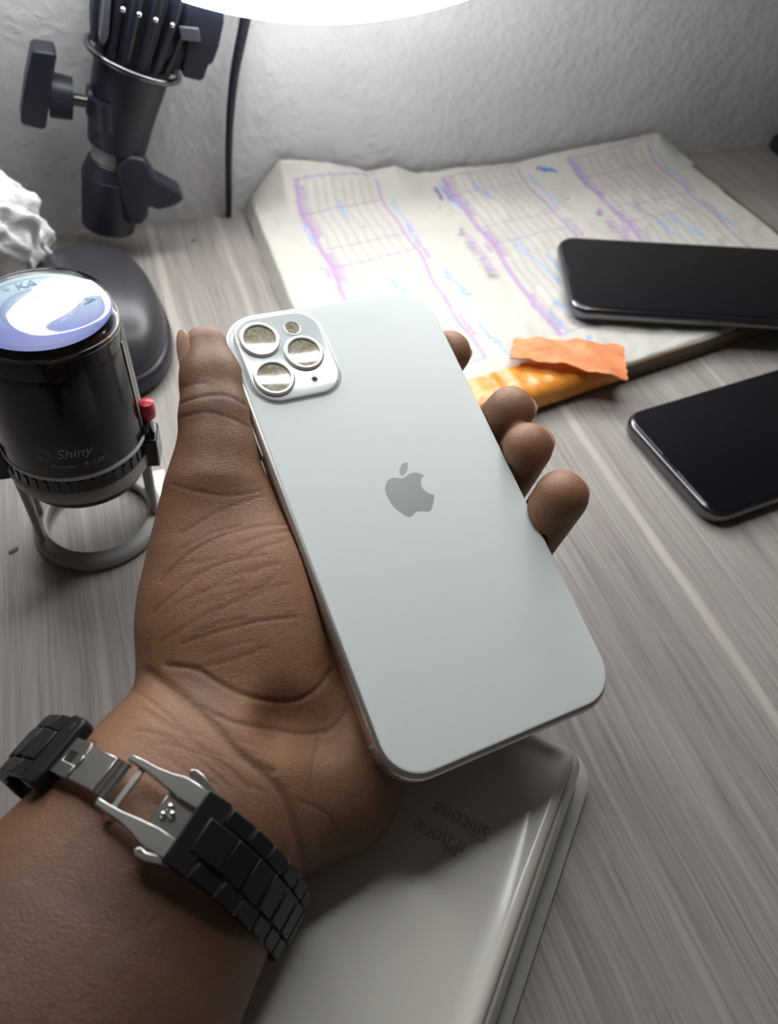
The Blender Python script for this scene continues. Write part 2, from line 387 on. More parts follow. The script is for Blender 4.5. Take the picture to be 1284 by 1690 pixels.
    for (x, y, dx, dy) in ((-1.18, 12.5, .3, .9), (-1.18, 145.5, .3, .9), (78.08, 12.5, .3, .9), (78.08, 145.5, .3, .9), (64.5, 159.3, .9, .3), (12.5, 159.3, .9, .3), (64.5, .5, .9, .3), (12.5, .5, .9, .3)):
        mb = MB(); box(mb, (x * mm, -y * mm, -3.9 * mm), (dx * mm, dy * mm, 4.6 * mm)); mb.build('antenna_line', MT['antenna'], ph, 0)
    mb = MB(); slab(mb, fn, [(1.6 * mm, -T + .05 * mm), (1.6 * mm, -T - .25 * mm), (2.1 * mm, -T - .35 * mm)]); mb.build('screen', MT['screen'], ph)
    return ph
back_phone()

# ================================================================== HAND AND FOREARM (one continuous skin)
h = .65
G0 = np.array([-205., -6., -66.]); G1 = np.array([104., 262., 42.])
GN = np.ceil((G1 - G0) / h).astype(int)
F = np.full(tuple(GN), 24., np.float32)
ax = [G0[i] + h * np.arange(GN[i]) for i in range(3)]
def prim(a, b, ra, rb, k=6., s=1.0, sub=False):
    a = np.asarray(a, float); b = np.asarray(b, float); R = max(ra, rb) + k + 2
    lo = np.minimum(a, b) - R; hi = np.maximum(a, b) + R
    i0 = np.clip(np.floor((lo - G0) / h).astype(int), 0, GN); i1 = np.clip(np.ceil((hi - G0) / h).astype(int), 0, GN)
    if (i1 <= i0).any(): return
    sl = tuple(slice(i0[i], i1[i]) for i in range(3))
    X, Y, Z = np.meshgrid(ax[0][sl[0]], ax[1][sl[1]], ax[2][sl[2]], indexing='ij', sparse=True)
    ba = (b - a) * np.array([1, 1, s]); L = max(ba @ ba, 1e-9)
    px, py, pz = X - a[0], Y - a[1], (Z - a[2]) * s
    t = np.clip((px * ba[0] + py * ba[1] + pz * ba[2]) / L, 0, 1)
    d = np.sqrt((px - t * ba[0]) ** 2 + (py - t * ba[1]) ** 2 + (pz - t * ba[2]) ** 2) - (ra + (rb - ra) * t)
    f = F[sl]
    if sub:
        hh = np.maximum(k - np.abs(f + d), 0) / k; F[sl] = np.maximum(f, -d) + hh * hh * k / 4
    else:
        hh = np.maximum(k - np.abs(f - d), 0) / k; F[sl] = np.minimum(f, d) - hh * hh * k / 4
def chain(pts, k=6., s=1.0):
    for (a, ra), (b, rb) in zip(pts[:-1], pts[1:]): prim(a, b, ra, rb, k, s)
def wz(px, py, z): return W2L(at(px, py, z))
# forearm and wrist
FA = [(wz(-330, 2330, .052), 47), (wz(60, 1725, .048), 40), (wz(150, 1580, .047), 37), (wz(232, 1460, .047), 34.5), (wz(318, 1335, .047), 32.5)]
chain(FA, 8, 1.38)
prim(wz(318, 1335, .047), Lp(395, 1180, -19), 32.0, 27, 10, 1.45)
# palm body: heel to knuckles
MC = {'index': (3, 70, -24), 'middle': (11, 86, -27), 'ring': (11, 106, -27), 'pinky': (8, 124, -26)}
heel = {'index': Lp(375, 1170, -22), 'middle': Lp(410, 1215, -24), 'ring': Lp(450, 1270, -25), 'pinky': Lp(480, 1330, -25)}
for kx, r in (('index', 11.5), ('middle', 11.5), ('ring', 12), ('pinky', 13)): prim(heel[kx], MC[kx], 14, r, 9)
# thenar mound and thumb
TH = [(Lp(340, 580, -4), 8.3), (Lp(350, 628, -4), 9.9), (Lp(356, 690, -5), 11.1), (Lp(359, 745, -7), 12.0), (Lp(357, 800, -9), 14.0)]
chain(TH, 3)
TH2 = [(Lp(357, 800, -9), 14.0), (Lp(372, 870, -13), 20.5), (Lp(383, 950, -16), 25.0), (Lp(388, 1020, -18), 27.8), (Lp(392, 1095, -20), 28.5)]
chain(TH2, 6, 1.45)
prim(Lp(420, 960, -12), Lp(425, 1060, -14), 15, 16.5, 12, 1.2)
# heel of the hand on the little finger's side
chain([(Lp(430, 1330, -24), 19), (Lp(545, 1292, -27), 19.5), ((8, 134, -28), 15)], 8, 1.1)
prim(Lp(500, 1180, -25), Lp(555, 1240, -26), 14, 15, 8)
# fingers behind the phone, tips curling up past its right edge
FG = {
 'index': [MC['index'], (46, 46, -25), (70, 31, -22), Lp(741, 582, -9)],
 'middle': [MC['middle'], (50, 66, -27), (79, 60, -21), Lp(842, 677, -1)],
 'ring': [MC['ring'], (50, 88, -27), (79.5, 80, -21), Lp(870, 739, 2)],
 'pinky': [MC['pinky'], (44, 110, -25), (76, 104.5, -19), Lp(926, 820, 6)]}
FR = {'index': (11, 9.6, 8.6, 8.2), 'middle': (11.3, 10, 9.0, 8.6), 'ring': (11.3, 10, 8.9, 8.7), 'pinky': (11, 9.5, 8.6, 9.0)}
for kx in FG: chain(list(zip(FG[kx], FR[kx])), 2.2)
# hollow between the mounds
prim(Lp(470, 1190, 0), Lp(540, 1200, -2), 6, 5, 9, sub=True)
# keep clear of the phone (skin is pressed flat against it)
X, Y, Z = np.meshgrid(ax[0], ax[1], ax[2], indexing='ij', sparse=True)
qx = np.abs(X - 38.4) - (39.7 - 11.8); qy = np.abs(Y - 79.5) - (79.9 - 11.8)
dd = np.sqrt(np.maximum(qx, 0) ** 2 + np.maximum(qy, 0) ** 2) + np.minimum(np.maximum(qx, qy), 0) - 11.8
dz = np.abs(Z + 4.3) - 4.3
ph = np.maximum(dd, dz).astype(np.float32) - .35
F = np.maximum(F, -ph)
# stay inside the grid
F[0, :, :] = 5; F[-1] = 5; F[:, 0] = 5; F[:, -1] = 5; F[:, :, 0] = 5; F[:, :, -1] = 5
def surface_nets(F):
    nx, ny, nz = F.shape; S = F < 0
    cnt = np.zeros((nx - 1, ny - 1, nz - 1), np.int8)
    for i in (0, 1):
        for j in (0, 1):
            for k in (0, 1): cnt += S[i:nx - 1 + i, j:ny - 1 + j, k:nz - 1 + k]
    act = np.argwhere((cnt > 0) & (cnt < 8)); idx = -np.ones(cnt.shape, np.int32); idx[tuple(act.T)] = np.arange(len(act))
    acc = np.zeros((len(act), 3)); n = np.zeros(len(act))
    for a in range(3):
        o1, o2 = [q for q in range(3) if q != a]
        for p in (0, 1):
            for q in (0, 1):
                c0 = act.copy(); c0[:, o1] += p; c0[:, o2] += q; c1 = c0.copy(); c1[:, a] += 1
                f0 = F[tuple(c0.T)]; f1 = F[tuple(c1.T)]; m = (f0 < 0) != (f1 < 0)
                t = f0[m] / (f0[m] - f1[m]); pt = c0[m].astype(float); pt[:, a] += t
                acc[m] += pt; n[m] += 1
    V = acc / n[:, None]; Q = []
    for a in range(3):
        o1, o2 = (a + 1) % 3, (a + 2) % 3
        sl0 = [slice(None)] * 3; sl1 = [slice(None)] * 3; sl0[a] = slice(0, -1); sl1[a] = slice(1, None)
        e = np.argwhere(S[tuple(sl0)] != S[tuple(sl1)])
        e = e[(e[:, o1] > 0) & (e[:, o2] > 0) & (e[:, o1] < F.shape[o1] - 1) & (e[:, o2] < F.shape[o2] - 1)]
        ins = S[tuple(e.T)]
        def c(p, q):
            g = e.copy(); g[:, o1] -= p; g[:, o2] -= q; return idx[tuple(g.T)]
        quad = np.stack([c(1, 1), c(0, 1), c(0, 0), c(1, 0)], 1)
        quad[~ins] = quad[~ins][:, ::-1]; Q.append(quad)
    return V, np.concatenate(Q)
V, Q = surface_nets(F)
V = V * h + G0
# light smoothing
def neigh_smooth(V, Q, it, lam=.5):
    e = np.concatenate([Q[:, [0, 1]], Q[:, [1, 2]], Q[:, [2, 3]], Q[:, [3, 0]]])
    for _ in range(it):
        s = np.zeros_like(V); c = np.zeros(len(V))
        for a in range(3): s[:, a] = np.bincount(e[:, 0], V[e[:, 1], a], len(V)) + np.bincount(e[:, 1], V[e[:, 0], a], len(V))
        c = np.bincount(e[:, 0], minlength=len(V)) + np.bincount(e[:, 1], minlength=len(V))
        V = V + lam * (s / c[:, None] - V)
    return V
V = neigh_smooth(V, Q, 5)
def vnormals(V, Q):
    n = np.cross(V[Q[:, 2]] - V[Q[:, 0]], V[Q[:, 3]] - V[Q[:, 1]]); o = np.zeros_like(V)
    for k in range(4):
        for a in range(3): o[:, a] += np.bincount(Q[:, k], n[:, a], len(V))
    return o / (np.linalg.norm(o, axis=1)[:, None] + 1e-9)
NV = vnormals(V, Q)
camL = W2L(CAM)
WV = L2W(V)
cv = (WV - CAM) @ RM; PXY = np.stack([642 + FPX * cv[:, 0] / cv[:, 2], 845 + FPX * cv[:, 1] / cv[:, 2]], 1)
facing = ((camL - V) * NV).sum(1) / np.linalg.norm(camL - V, axis=1)
def seg_d(P, a, b):
    ab = np.subtract(b, a); t = np.clip(((P - a) @ ab) / (ab @ ab), 0, 1); return np.linalg.norm(P - (np.array(a) + t[:, None] * ab), axis=1)
crease_and_shade = np.zeros(len(V)); depth = np.zeros(len(V))
CR = [  # polyline on the palm, width, depth mm, darkness
 ([(292, 668), (330, 655), (372, 652), (405, 668)], 4, .5, .55), ([(296, 690), (340, 680), (380, 690), (412, 705)], 3.5, .4, .4),
 ([(300, 640), (330, 632), (350, 636)], 3, .3, .3),
 ([(285, 800), (330, 812), (380, 818), (430, 810)], 4, .35, .3), ([(300, 880), (350, 850), (400, 828), (435, 818)], 3, .3, .35),
 ([(265, 960), (310, 915), (365, 885), (420, 870), (470, 865)], 3, .35, .4), ([(255, 1010), (305, 965), (365, 930), (440, 915)], 3, .3, .35),
 ([(300, 905), (350, 880), (395, 868)], 2.5, .25, .3),
 ([(265, 1060), (330, 1020), (400, 985), (450, 955)], 2.5, .28, .3), ([(300, 1062), (360, 1042), (430, 1025), (490, 1018)], 3, .4, .45),
 ([(310, 1105), (360, 1095), (410, 1080), (440, 1068)], 2.5, .3, .3),
 ([(275, 1098), (325, 1105), (370, 1132), (420, 1152), (480, 1158), (520, 1140), (548, 1105)], 6, .8, .34),
 ([(330, 1165), (380, 1190), (440, 1202), (500, 1212), (535, 1208)], 6, .6, .3), ([(535, 1212), (560, 1190), (572, 1170)], 3.5, .5, .5),
 ([(245, 1110), (300, 1150), (350, 1195), (390, 1240), (440, 1280), (470, 1320), (492, 1390), (505, 1440)], 13, 1.2, .28),
 ([(440, 1290), (470, 1350), (490, 1420)], 3, .4, .5), ([(400, 1245), (430, 1265), (450, 1275)], 10, .8, .35),
 ([(265, 1225), (320, 1240), (370, 1262), (410, 1300)], 2.5, .35, .4), ([(235, 1170), (290, 1200), (340, 1240)], 2.5, .3, .35),
 ([(225, 1205), (270, 1215), (330, 1255), (380, 1300)], 2.5, .3, .35), ([(215, 1135), (260, 1165), (300, 1200)], 2.5, .3, .3),
 ([(525, 1220), (515, 1265), (512, 1300)], 2.5, .25, .3), ([(490, 1320), (535, 1340), (555, 1370)], 3, .35, .35)]
rc = np.random.default_rng(4)
for k in range(26):      # finer lines fanning over the thumb mound and the wrist
    if k < 17: x, y, a, L = rc.uniform(255, 430), rc.uniform(860, 1090), math.radians(-28 + rc.uniform(-9, 9)), rc.uniform(50, 120)
    else: x, y, a, L = rc.uniform(215, 380), rc.uniform(1150, 1260), math.radians(32 + rc.uniform(-8, 8)), rc.uniform(60, 120)
    CR.append(([(x, y), (x + L * .5 * math.cos(a), y + L * .5 * math.sin(a)), (x + L * math.cos(a * .6), y + L * math.sin(a * .8))], 2.4, rc.uniform(.14, .3), rc.uniform(.12, .26)))
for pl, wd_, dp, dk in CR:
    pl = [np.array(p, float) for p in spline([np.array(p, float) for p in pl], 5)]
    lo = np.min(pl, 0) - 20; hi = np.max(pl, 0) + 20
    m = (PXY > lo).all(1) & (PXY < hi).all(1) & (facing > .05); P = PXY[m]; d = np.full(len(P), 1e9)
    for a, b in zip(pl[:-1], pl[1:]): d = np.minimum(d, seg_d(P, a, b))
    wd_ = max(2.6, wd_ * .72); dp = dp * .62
    g = np.exp(-(d / wd_) ** 2); depth[m] = np.maximum(depth[m], g * dp); crease_and_shade[m] = np.maximum(crease_and_shade[m], np.exp(-(d / (wd_ * 1.1)) ** 2) * dk)
V2 = V - NV * depth[:, None]
# tone: palm side pale, back of hand and wrist darker; wrist hollow's shade painted in as a warm dark spot
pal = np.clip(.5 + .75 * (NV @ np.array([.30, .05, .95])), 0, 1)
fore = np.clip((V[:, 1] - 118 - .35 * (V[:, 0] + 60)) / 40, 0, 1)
tone = pal * (1 - .85 * fore)  # forearm skin is darker itself, with some of its shade painted in too
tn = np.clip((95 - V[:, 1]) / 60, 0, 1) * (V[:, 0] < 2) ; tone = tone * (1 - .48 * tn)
hollow_shade = np.exp(-(((PXY - np.array([330, 1140])) @ np.array([.85, .52])) / 85) ** 2 - (((PXY - np.array([330, 1140])) @ np.array([-.52, .85])) / 34) ** 2) * (facing > 0)
crease_and_shade = np.clip(crease_and_shade + hollow_shade * .55, 0, 1)
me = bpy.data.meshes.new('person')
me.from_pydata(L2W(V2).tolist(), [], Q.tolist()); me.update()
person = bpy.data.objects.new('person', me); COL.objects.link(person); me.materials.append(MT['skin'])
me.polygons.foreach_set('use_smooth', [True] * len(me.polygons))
ca = me.color_attributes.new('tone', 'FLOAT_COLOR', 'POINT'); cc = np.ones((len(V), 4), np.float32); cc[:, 0] = tone; cc[:, 1] = crease_and_shade; cc[:, 2] = 0
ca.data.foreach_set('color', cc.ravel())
tag(person, "person's left hand and forearm, palm up, holding the silver phone", 'person')
# nails: a curved plate on the far side of each fingertip
def nail(a, b, r, out, L, wid, back=1.5):
    a = np.asarray(a, float); b = np.asarray(b, float); d = b - a; d /= np.linalg.norm(d); out = np.asarray(out, float); out = out - d * (out @ d); out /= np.linalg.norm(out); sd = np.cross(d, out)
    v = []; f = []; nu, nv = 12, 14
    for lay in (0, 1):
        for i in range(nu + 1):
            for j in range(nv + 1):
                t = i / nu; s_ = (j / nv * 2 - 1); cut = (1 - .35 * (abs(t - .5) * 2) ** 4)
                ang = s_ * wid * cut; along = (t - .5) * L * (1 - .12 * s_ * s_) + back
                drop = max(0., along) ** 2 * .02
                rr = r + (.42 if lay == 0 else -1.2) - drop - (.55 * abs(s_) ** 4 if lay == 0 else 0)
                v.append(b + d * along + rr * (math.cos(ang) * out + math.sin(ang) * sd))
    o = (nu + 1) * (nv + 1); k = lambda i, j: i * (nv + 1) + j
    for i in range(nu):
        for j in range(nv):
            f.append((k(i, j), k(i + 1, j), k(i + 1, j + 1), k(i, j + 1))); f.append((o + k(i, j), o + k(i, j + 1), o + k(i + 1, j + 1), o + k(i + 1, j)))
    rim = [k(i, 0) for i in range(nu + 1)] + [k(nu, j) for j in range(1, nv + 1)] + [k(i, nv) for i in range(nu - 1, -1, -1)] + [k(0, j) for j in range(nv - 1, 0, -1)]
    for i in range(len(rim)): a_, b2 = rim[i], rim[(i + 1) % len(rim)]; f.append((a_, b2, o + b2, o + a_))
    mb = MB(); mb.add(L2W(np.array(v)), f); return mb
nail(TH[1][0], TH[0][0], 8.9, (-.95, -.1, .22), 16, .62, -1.4).build('thumbnail', MT['nail'], person, 40)
for kx, out in (('index', (.6, .1, -.6)), ('middle', (.8, .1, -.35)), ('ring', (.85, -.1, -.12)), ('pinky', (.85, -.1, -.30))):
    nail(FG[kx][2], FG[kx][3], FR[kx][3], out, 11, .8, 0.5).build('fingernail', MT['nail'], person, 40)

# ================================================================== WRISTWATCH
A_ = np.array([-.7243755, -.68940564, 0]); S_ = np.array([.68940564, -.7243755, 0]); WC = np.array([-.016, .081, 0]) + A_ * .012
loopn = [(-27, 72), (-14, 77), (0, 77), (10, 75), (19, 69), (26.5, 58), (31.5, 44), (32.5, 31), (26, 25), (5, 24.5), (-20, 24.5), (-38, 25), (-48, 30), (-52.5, 40), (-48, 53), (-39, 65)]
loop = [np.array(p) for p in spline([np.array(p, float) for p in loopn], 24, True)]; loop.append(loop[0])
seg = [np.linalg.norm(b - a) for a, b in zip(loop[:-1], loop[1:])]; cum = np.concatenate([[0], np.cumsum(seg)]); TOT = cum[-1]
def strap(l, x, hh):                      # l along the strap, x across it towards the elbow, hh away from the arm (mm)
    x = x * .87
    l = l % TOT; i = min(np.searchsorted(cum, l, side='right') - 1, len(seg) - 1); t = (l - cum[i]) / seg[i]
    p = loop[i] * (1 - t) + loop[i + 1] * t
    def tg(i): d = loop[(i + 1) % len(seg)] - loop[(i - 1) % len(seg)]; return d / np.linalg.norm(d)
    d = tg(i) * (1 - t) + tg(i + 1) * t; d /= np.linalg.norm(d); nrm = np.array([-d[1], d[0]])
    q = p + nrm * hh; return WC + (S_ * q[0] + A_ * x) / 1000 + np.array([0, 0, q[1] / 1000])
watch = empty('wristwatch', "black link watch bracelet with an opened silver folding clasp worn around the person's wrist", 'watch', Matrix.Translation(Vector(WC + np.array([0, 0, .022]))))
WI = np.array(watch.location)
def lm(l): return l if l < 14.5 else (14.5 + (l - 14.5) * .755 if l < 43.5 else 36.4 + l - 43.5)
def wpoly(mb, poly, h0, h1, sub=3):
    poly = [(lm(a) if CLASP else a, b) for a, b in poly]
    # poly in (l, x): extrude between heights, subdividing long edges so it follows the strap
    p = []
    for i in range(len(poly)):
        a = np.array(poly[i], float); b = np.array(poly[(i + 1) % len(poly)], float)
        k = max(1, int(np.linalg.norm(b - a) / sub))
        for q in range(k): p.append(a + (b - a) * q / k)
    n = len(p); v = [strap(a[0], a[1], h0) - WI for a in p] + [strap(a[0], a[1], h1) - WI for a in p]
    return mb.add(v, [tuple(range(n))[::-1], tuple(range(n, 2 * n))] + [(i, (i + 1) % n, n + (i + 1) % n, n + i) for i in range(n)])
def wbox(mb, l0, l1, x0, x1, h0, h1): return wpoly(mb, [(l0, x0), (l1, x0), (l1, x1), (l0, x1)], h0, h1, 50)
OFF = 0.0; CLASP = True
# folding clasp: drilled silver plate, hinge, open frame with two arms, side pushers
mb = MB()
wpoly(mb, [(OFF - 1, -5.6), (OFF + 6, -5.6), (OFF + 6, -1.6), (OFF + 1, -1.6), (OFF + 1, 1.6), (OFF + 6, 1.6), (OFF + 6, 5.6), (OFF - 1, 5.6)], 1.6, 2.8)
wbox(mb, OFF + 4.2, OFF + 6.5, -1.7, 1.7, 1.6, 2.8); mb.build('clasp_hinge_plate', MT['chrome'], watch, 20, .00015)
mb = MB(); wbox(mb, OFF + .8, OFF + 4.4, -1.8, 1.8, .4, 2.6); mb.build('clasp_pin_hole', MT['dark'], watch, 0)
mb = MB(); wbox(mb, OFF + 6, OFF + 14.5, -5.3, 5.3, .8, 2.3); mb.build('clasp_plate', MT['chrome'], watch, 20, .0003)
mb = MB()
for l in (14.2, 15.8, 18.3): tube(mb, [strap(lm(l), -5.2, 1.4) - WI, strap(lm(l), 5.2, 1.4) - WI], .00085 if l < 18 else .0011, 12)
mb.build('hinge_barrel', MT['chrome_bright'], watch, 40)
for sgn in (-1, 1):
    arm = [(17.5, 5.7), (17.8, 7.7), (22, 8.0), (27, 8.1), (32, 8.8), (36, 9.8), (40, 9.9), (44, 9.8), (44, 4.4), (38, 4.3), (32, 4.9), (26, 5.6), (21, 5.8)]
    mb = MB(); wpoly(mb, [(OFF + l, sgn * x) for l, x in arm], .6, 3.0); mb.build('clasp_arm', MT['chrome'], watch, 30, .0003)
    mb = MB(); hk = [(36.5, 10.7), (35.5, 12.2), (37, 13.2), (40, 13.0), (43.5, 11.8), (46.5, 10.4), (46.5, 9.3), (42, 10.1), (39, 10.9), (38, 10.6)]
    wpoly(mb, [(OFF + l, sgn * x * .97) for l, x in hk], -.2, 2.9); mb.build('clasp_pusher', MT['chrome'], watch, 30, .0003)
mb = MB(); wbox(mb, OFF + 21.5, OFF + 23.6, -6, 6, .5, 1.7); mb.build('cross_bar', MT['chrome'], watch, 20, .0002)
mb = MB(); wbox(mb, OFF + 34, OFF + 44.5, -4.6, 4.6, .3, 1.5)
mb.build('catch_plate', MT['chrome'], watch, 20, .0002)
mb = MB()
for x, l, r in ((-1.4, 37.2, 1.0), (1.0, 36.6, .8), (-.2, 38.8, .9)):
    c = strap(lm(l), x, 2.0) - WI; lathe(mb, [(r * .2 / 1000, -r / 1000)] + [(r / 1000 * math.cos(a), r / 1000 * math.sin(a)) for a in np.linspace(-1.2, 1.2, 7)] + [(r * .2 / 1000, r / 1000)], 14, c)
mb.build('catch_stud', MT['chrome_bright'], watch, 60)
# end link by the clasp, and the bulky end link on the far side
mb = MB(); wpoly(mb, [(OFF + 43.5, -10.4), (OFF + 49.5, -10.4), (OFF + 49.5, -5), (OFF + 55, -5), (OFF + 55, 5), (OFF + 49.5, 5), (OFF + 49.5, 10.4), (OFF + 43.5, 10.4)], 0, 3.6)
el = mb.build('end_link', MT['watchblack'], watch, 20, .0004)
mb = MB(); wbox(mb, OFF + 47, OFF + 54.2, -4.7, 4.7, 3.3, 4.0); mb.build('link_centre', MT['watchblack'], el, 20, .0006)
mb = MB(); wpoly(mb, [(OFF - 6.5, -11), (OFF - 1.5, -11), (OFF - .6, -9.5), (OFF - .6, 9.5), (OFF - 1.5, 11), (OFF - 6.5, 11)], -.6, 3.9)
el2 = mb.build('end_link', MT['watchblack'], watch, 20, .0007)
mb = MB()
for x in (-8.2, -7.0): c = strap(OFF - 3, x, 3.95) - WI; lathe(mb, [(.0005, -.0002), (.0005, .0001)], 10, c)
mb.build('pin_hole', MT['dark'], el2, 0)
CLASP = False; l = lm(50.2); k = 0; END = TOT + OFF - 7
while l < END - 4:
    p = min(7.3, END - l)
    mb = MB()
    for sgn in (-1, 1): wpoly(mb, [(l, sgn * 5.2), (l, sgn * 10.0), (l + p - .5, sgn * 10.0), (l + p - .5, sgn * 5.2)], .3, 3.2, 4)
    wbox(mb, l + 3.9, l + p - .6, -5.3, 5.3, .5, 2.9)
    lk = mb.build('bracelet_link', MT['watchblack'], watch, 20, .00045)
    if l + 9 < END:
        mb = MB(); wbox(mb, l + 4.7, l + 11.2, -4.8, 4.8, 2.7, 3.6); mb.build('link_centre', MT['watchblack'], lk, 20, .0006)
    mb = MB()
    for sgn in (-1, 1): wbox(mb, l - .45, l - .1, min(sgn * 6.2, sgn * 10.1), max(sgn * 6.2, sgn * 10.1), .6, 2.75)
    mb.build('link_pin', MT['chrome'], lk, 0)
    l += p; k += 1

# ================================================================== STAMP
SB = np.array([-.0405, .2305, 0.])
sax = at(62, 494, .109) - SB; sax /= np.linalg.norm(sax); HT = .104 / sax[2]
sxx = np.array([1, 0, 0]) - sax * sax[0]; sxx /= np.linalg.norm(sxx); syy = np.cross(sax, sxx)
stamp = empty('self_inking_stamp', 'black self-inking stamp standing on its grey ring base, clear top over a blue seal', 'stamp', Matrix.Translation(Vector(SB)))
def sl(p): p = np.asarray(p, float) / 1000 * np.array([1, 1, 1.04 if p[2] > 8 else 1]); f = min(1, max(0, p[2] / .012)); ex = np.array([1, 0, 0]) * (1 - f) + sxx * f; ey = np.array([0, 1, 0]) * (1 - f) + syy * f; return ex * p[0] + ey * p[1] + sax * p[2]
def arcstrip(mb, r0, r1, a0, a1, z0, z1, n=10, r0b=None, r1b=None):
    r0b = r0 if r0b is None else r0b; r1b = r1 if r1b is None else r1b; R = []
    for i in range(n + 1):
        a = a0 + (a1 - a0) * i / n; c, s = math.cos(a), math.sin(a)
        R.append([(r0 * c, r0 * s, z0), (r1 * c, r1 * s, z0), (r1b * c, r1b * s, z1), (r0b * c, r0b * s, z1)])
    return loft(mb, R)
mb = MB(); lathe(mb, [(25.8, .2), (26.6, 1.5), (26.4, 3.2), (25.2, 4.6), (24.0, 5.0), (22.8, 5.6), (21.4, 6.4), (20.4, 5.6), (20.2, 3.4), (20.8, 1.2), (21.6, .2)], 72, closed=True); mb.xf(sl)
mb.build('base_ring', MT['stampgrey'], stamp, 40)
for ac in (math.pi, math.radians(4)):
    mb = MB()
    for da in (-.34, .34):
        tube(mb, [(23.6 * math.cos(ac + da * .9), 23.6 * math.sin(ac + da * .9), 3), (24 * math.cos(ac + da), 24 * math.sin(ac + da), 22), (24.5 * math.cos(ac + da), 24.5 * math.sin(ac + da), 40)], 1.5, 10)
    arcstrip(mb, 23.6, 24.8, ac - .34, ac + .34, 4, 40, 8)
    mb.xf(sl); mb.build('leg', MT['stampgrey'], stamp, 40)
mb = MB(); lathe(mb, [(24.2, 37.5), (25.9, 38), (26.3, 40), (26.2, 43.5), (25.6, 44.2), (23.2, 44.2), (22.9, 40), (23.2, 37.5)], 64, closed=True); mb.xf(sl); mb.build('collar', MT['stampgrey'], stamp, 40)
mb = MB(); lathe(mb, [(23, 43.5), (25.9, 43.8), (25.9, 49.6), (25.3, 50), (23, 50)], 64)
for i in range(40):
    a = 2 * math.pi * i / 40; box(mb, (25.9 * math.cos(a), 25.9 * math.sin(a), 46.8), (.8, 1.2, 4.4), (math.cos(a), math.sin(a), 0), (-math.sin(a), math.cos(a), 0))
mb.xf(sl); mb.build('ribbed_band', MT['stampblack'], stamp, 40)
mb = MB(); lathe(mb, [(24, 49.8), (26.1, 50), (26.3, 50.8), (25.9, 51.6), (24, 51.6)], 64); mb.xf(sl); mb.build('trim_ring', MT['stampedge'], stamp, 40)
mb = MB(); lathe(mb, [(23, 33), (22.5, 44), (10, 44), (2, 44)], 48); mb.xf(sl); mb.build('ink_pad_housing', MT['stampblack'], stamp, 40)
mb = MB(); lathe(mb, [(25.7, 51.4), (25.9, 53), (25.3, 70), (24.5, 88), (24.1, 96), (23.0, 97.5), (21.5, 98)], 96); mb.xf(sl); body_ = mb.build('body', MT['stampblack'], stamp, 40)
mb = MB(); lathe(mb, [(24.35, 90.5), (24.2, 97), (23.6, 100.6), (22.0, 103.3), (19.2, 104.8), (12, 105.5), (.3, 105.7), (.3, 104.9), (12, 104.7), (18.8, 104.0), (21.2, 102.6), (22.7, 100.2), (23.3, 97), (23.5, 90.5)], 96, closed=True); mb.xf(sl); cap = mb.build('clear_cap', MT['clear'], stamp, 40)
mb = MB(); arcstrip(mb, 24.2, 24.9, math.radians(-78), math.radians(-52), 86, 97, 10, 24.0, 24.5); mb.xf(sl); mb.build('cap_tab', MT['stampblack'], stamp, 40)
# seal under the cap
def disc(R, z, nr, na):
    v = [(0, 0, z)]; f = []
    for i in range(1, nr + 1):
        for j in range(na): a = 2 * math.pi * j / na; v.append((R * i / nr * math.cos(a), R * i / nr * math.sin(a), z))
    for j in range(na): f.append((0, 1 + j, 1 + (j + 1) % na))
    for i in range(1, nr):
        for j in range(na): a = 1 + (i - 1) * na; f.append((a + j, a + na + j, a + na + (j + 1) % na, a + (j + 1) % na))
    return v, f
mb = MB(); v, f = disc(21.9, 101.2, 60, 160); mb.add(v, f); pts = np.array(v); mb.xf(sl); seal = mb.build('seal_label', MT.get('x'), stamp, 0)
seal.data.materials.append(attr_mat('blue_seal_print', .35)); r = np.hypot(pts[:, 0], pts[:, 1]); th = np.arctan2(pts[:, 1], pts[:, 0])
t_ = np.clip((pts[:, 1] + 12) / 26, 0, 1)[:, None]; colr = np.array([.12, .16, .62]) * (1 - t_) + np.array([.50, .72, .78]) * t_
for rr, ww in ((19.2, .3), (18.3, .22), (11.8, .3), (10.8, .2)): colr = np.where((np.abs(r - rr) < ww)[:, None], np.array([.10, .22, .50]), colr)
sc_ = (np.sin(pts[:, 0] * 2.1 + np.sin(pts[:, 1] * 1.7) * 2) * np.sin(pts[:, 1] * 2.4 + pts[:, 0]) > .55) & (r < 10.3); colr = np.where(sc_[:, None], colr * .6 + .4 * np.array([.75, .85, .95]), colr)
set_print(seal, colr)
mb = MB()
for ch, deg in (('*', 128), ('K', 110), ('A', 98), ('I', 38), ('C', 28), ('I', 18), ('A', 8)):
    t = text_mb(ch, 6.2, 'CENTER'); a = math.radians(deg)
    t.xf(lambda p: (p[0] * math.sin(a) + (p[1] + 13.2) * math.cos(a), -p[0] * math.cos(a) + (p[1] + 13.2) * math.sin(a), 101.4)); mb.add(t.v, t.f)
mb.xf(sl); mb.build('seal_lettering', MT['seal_blue'], seal, 0)
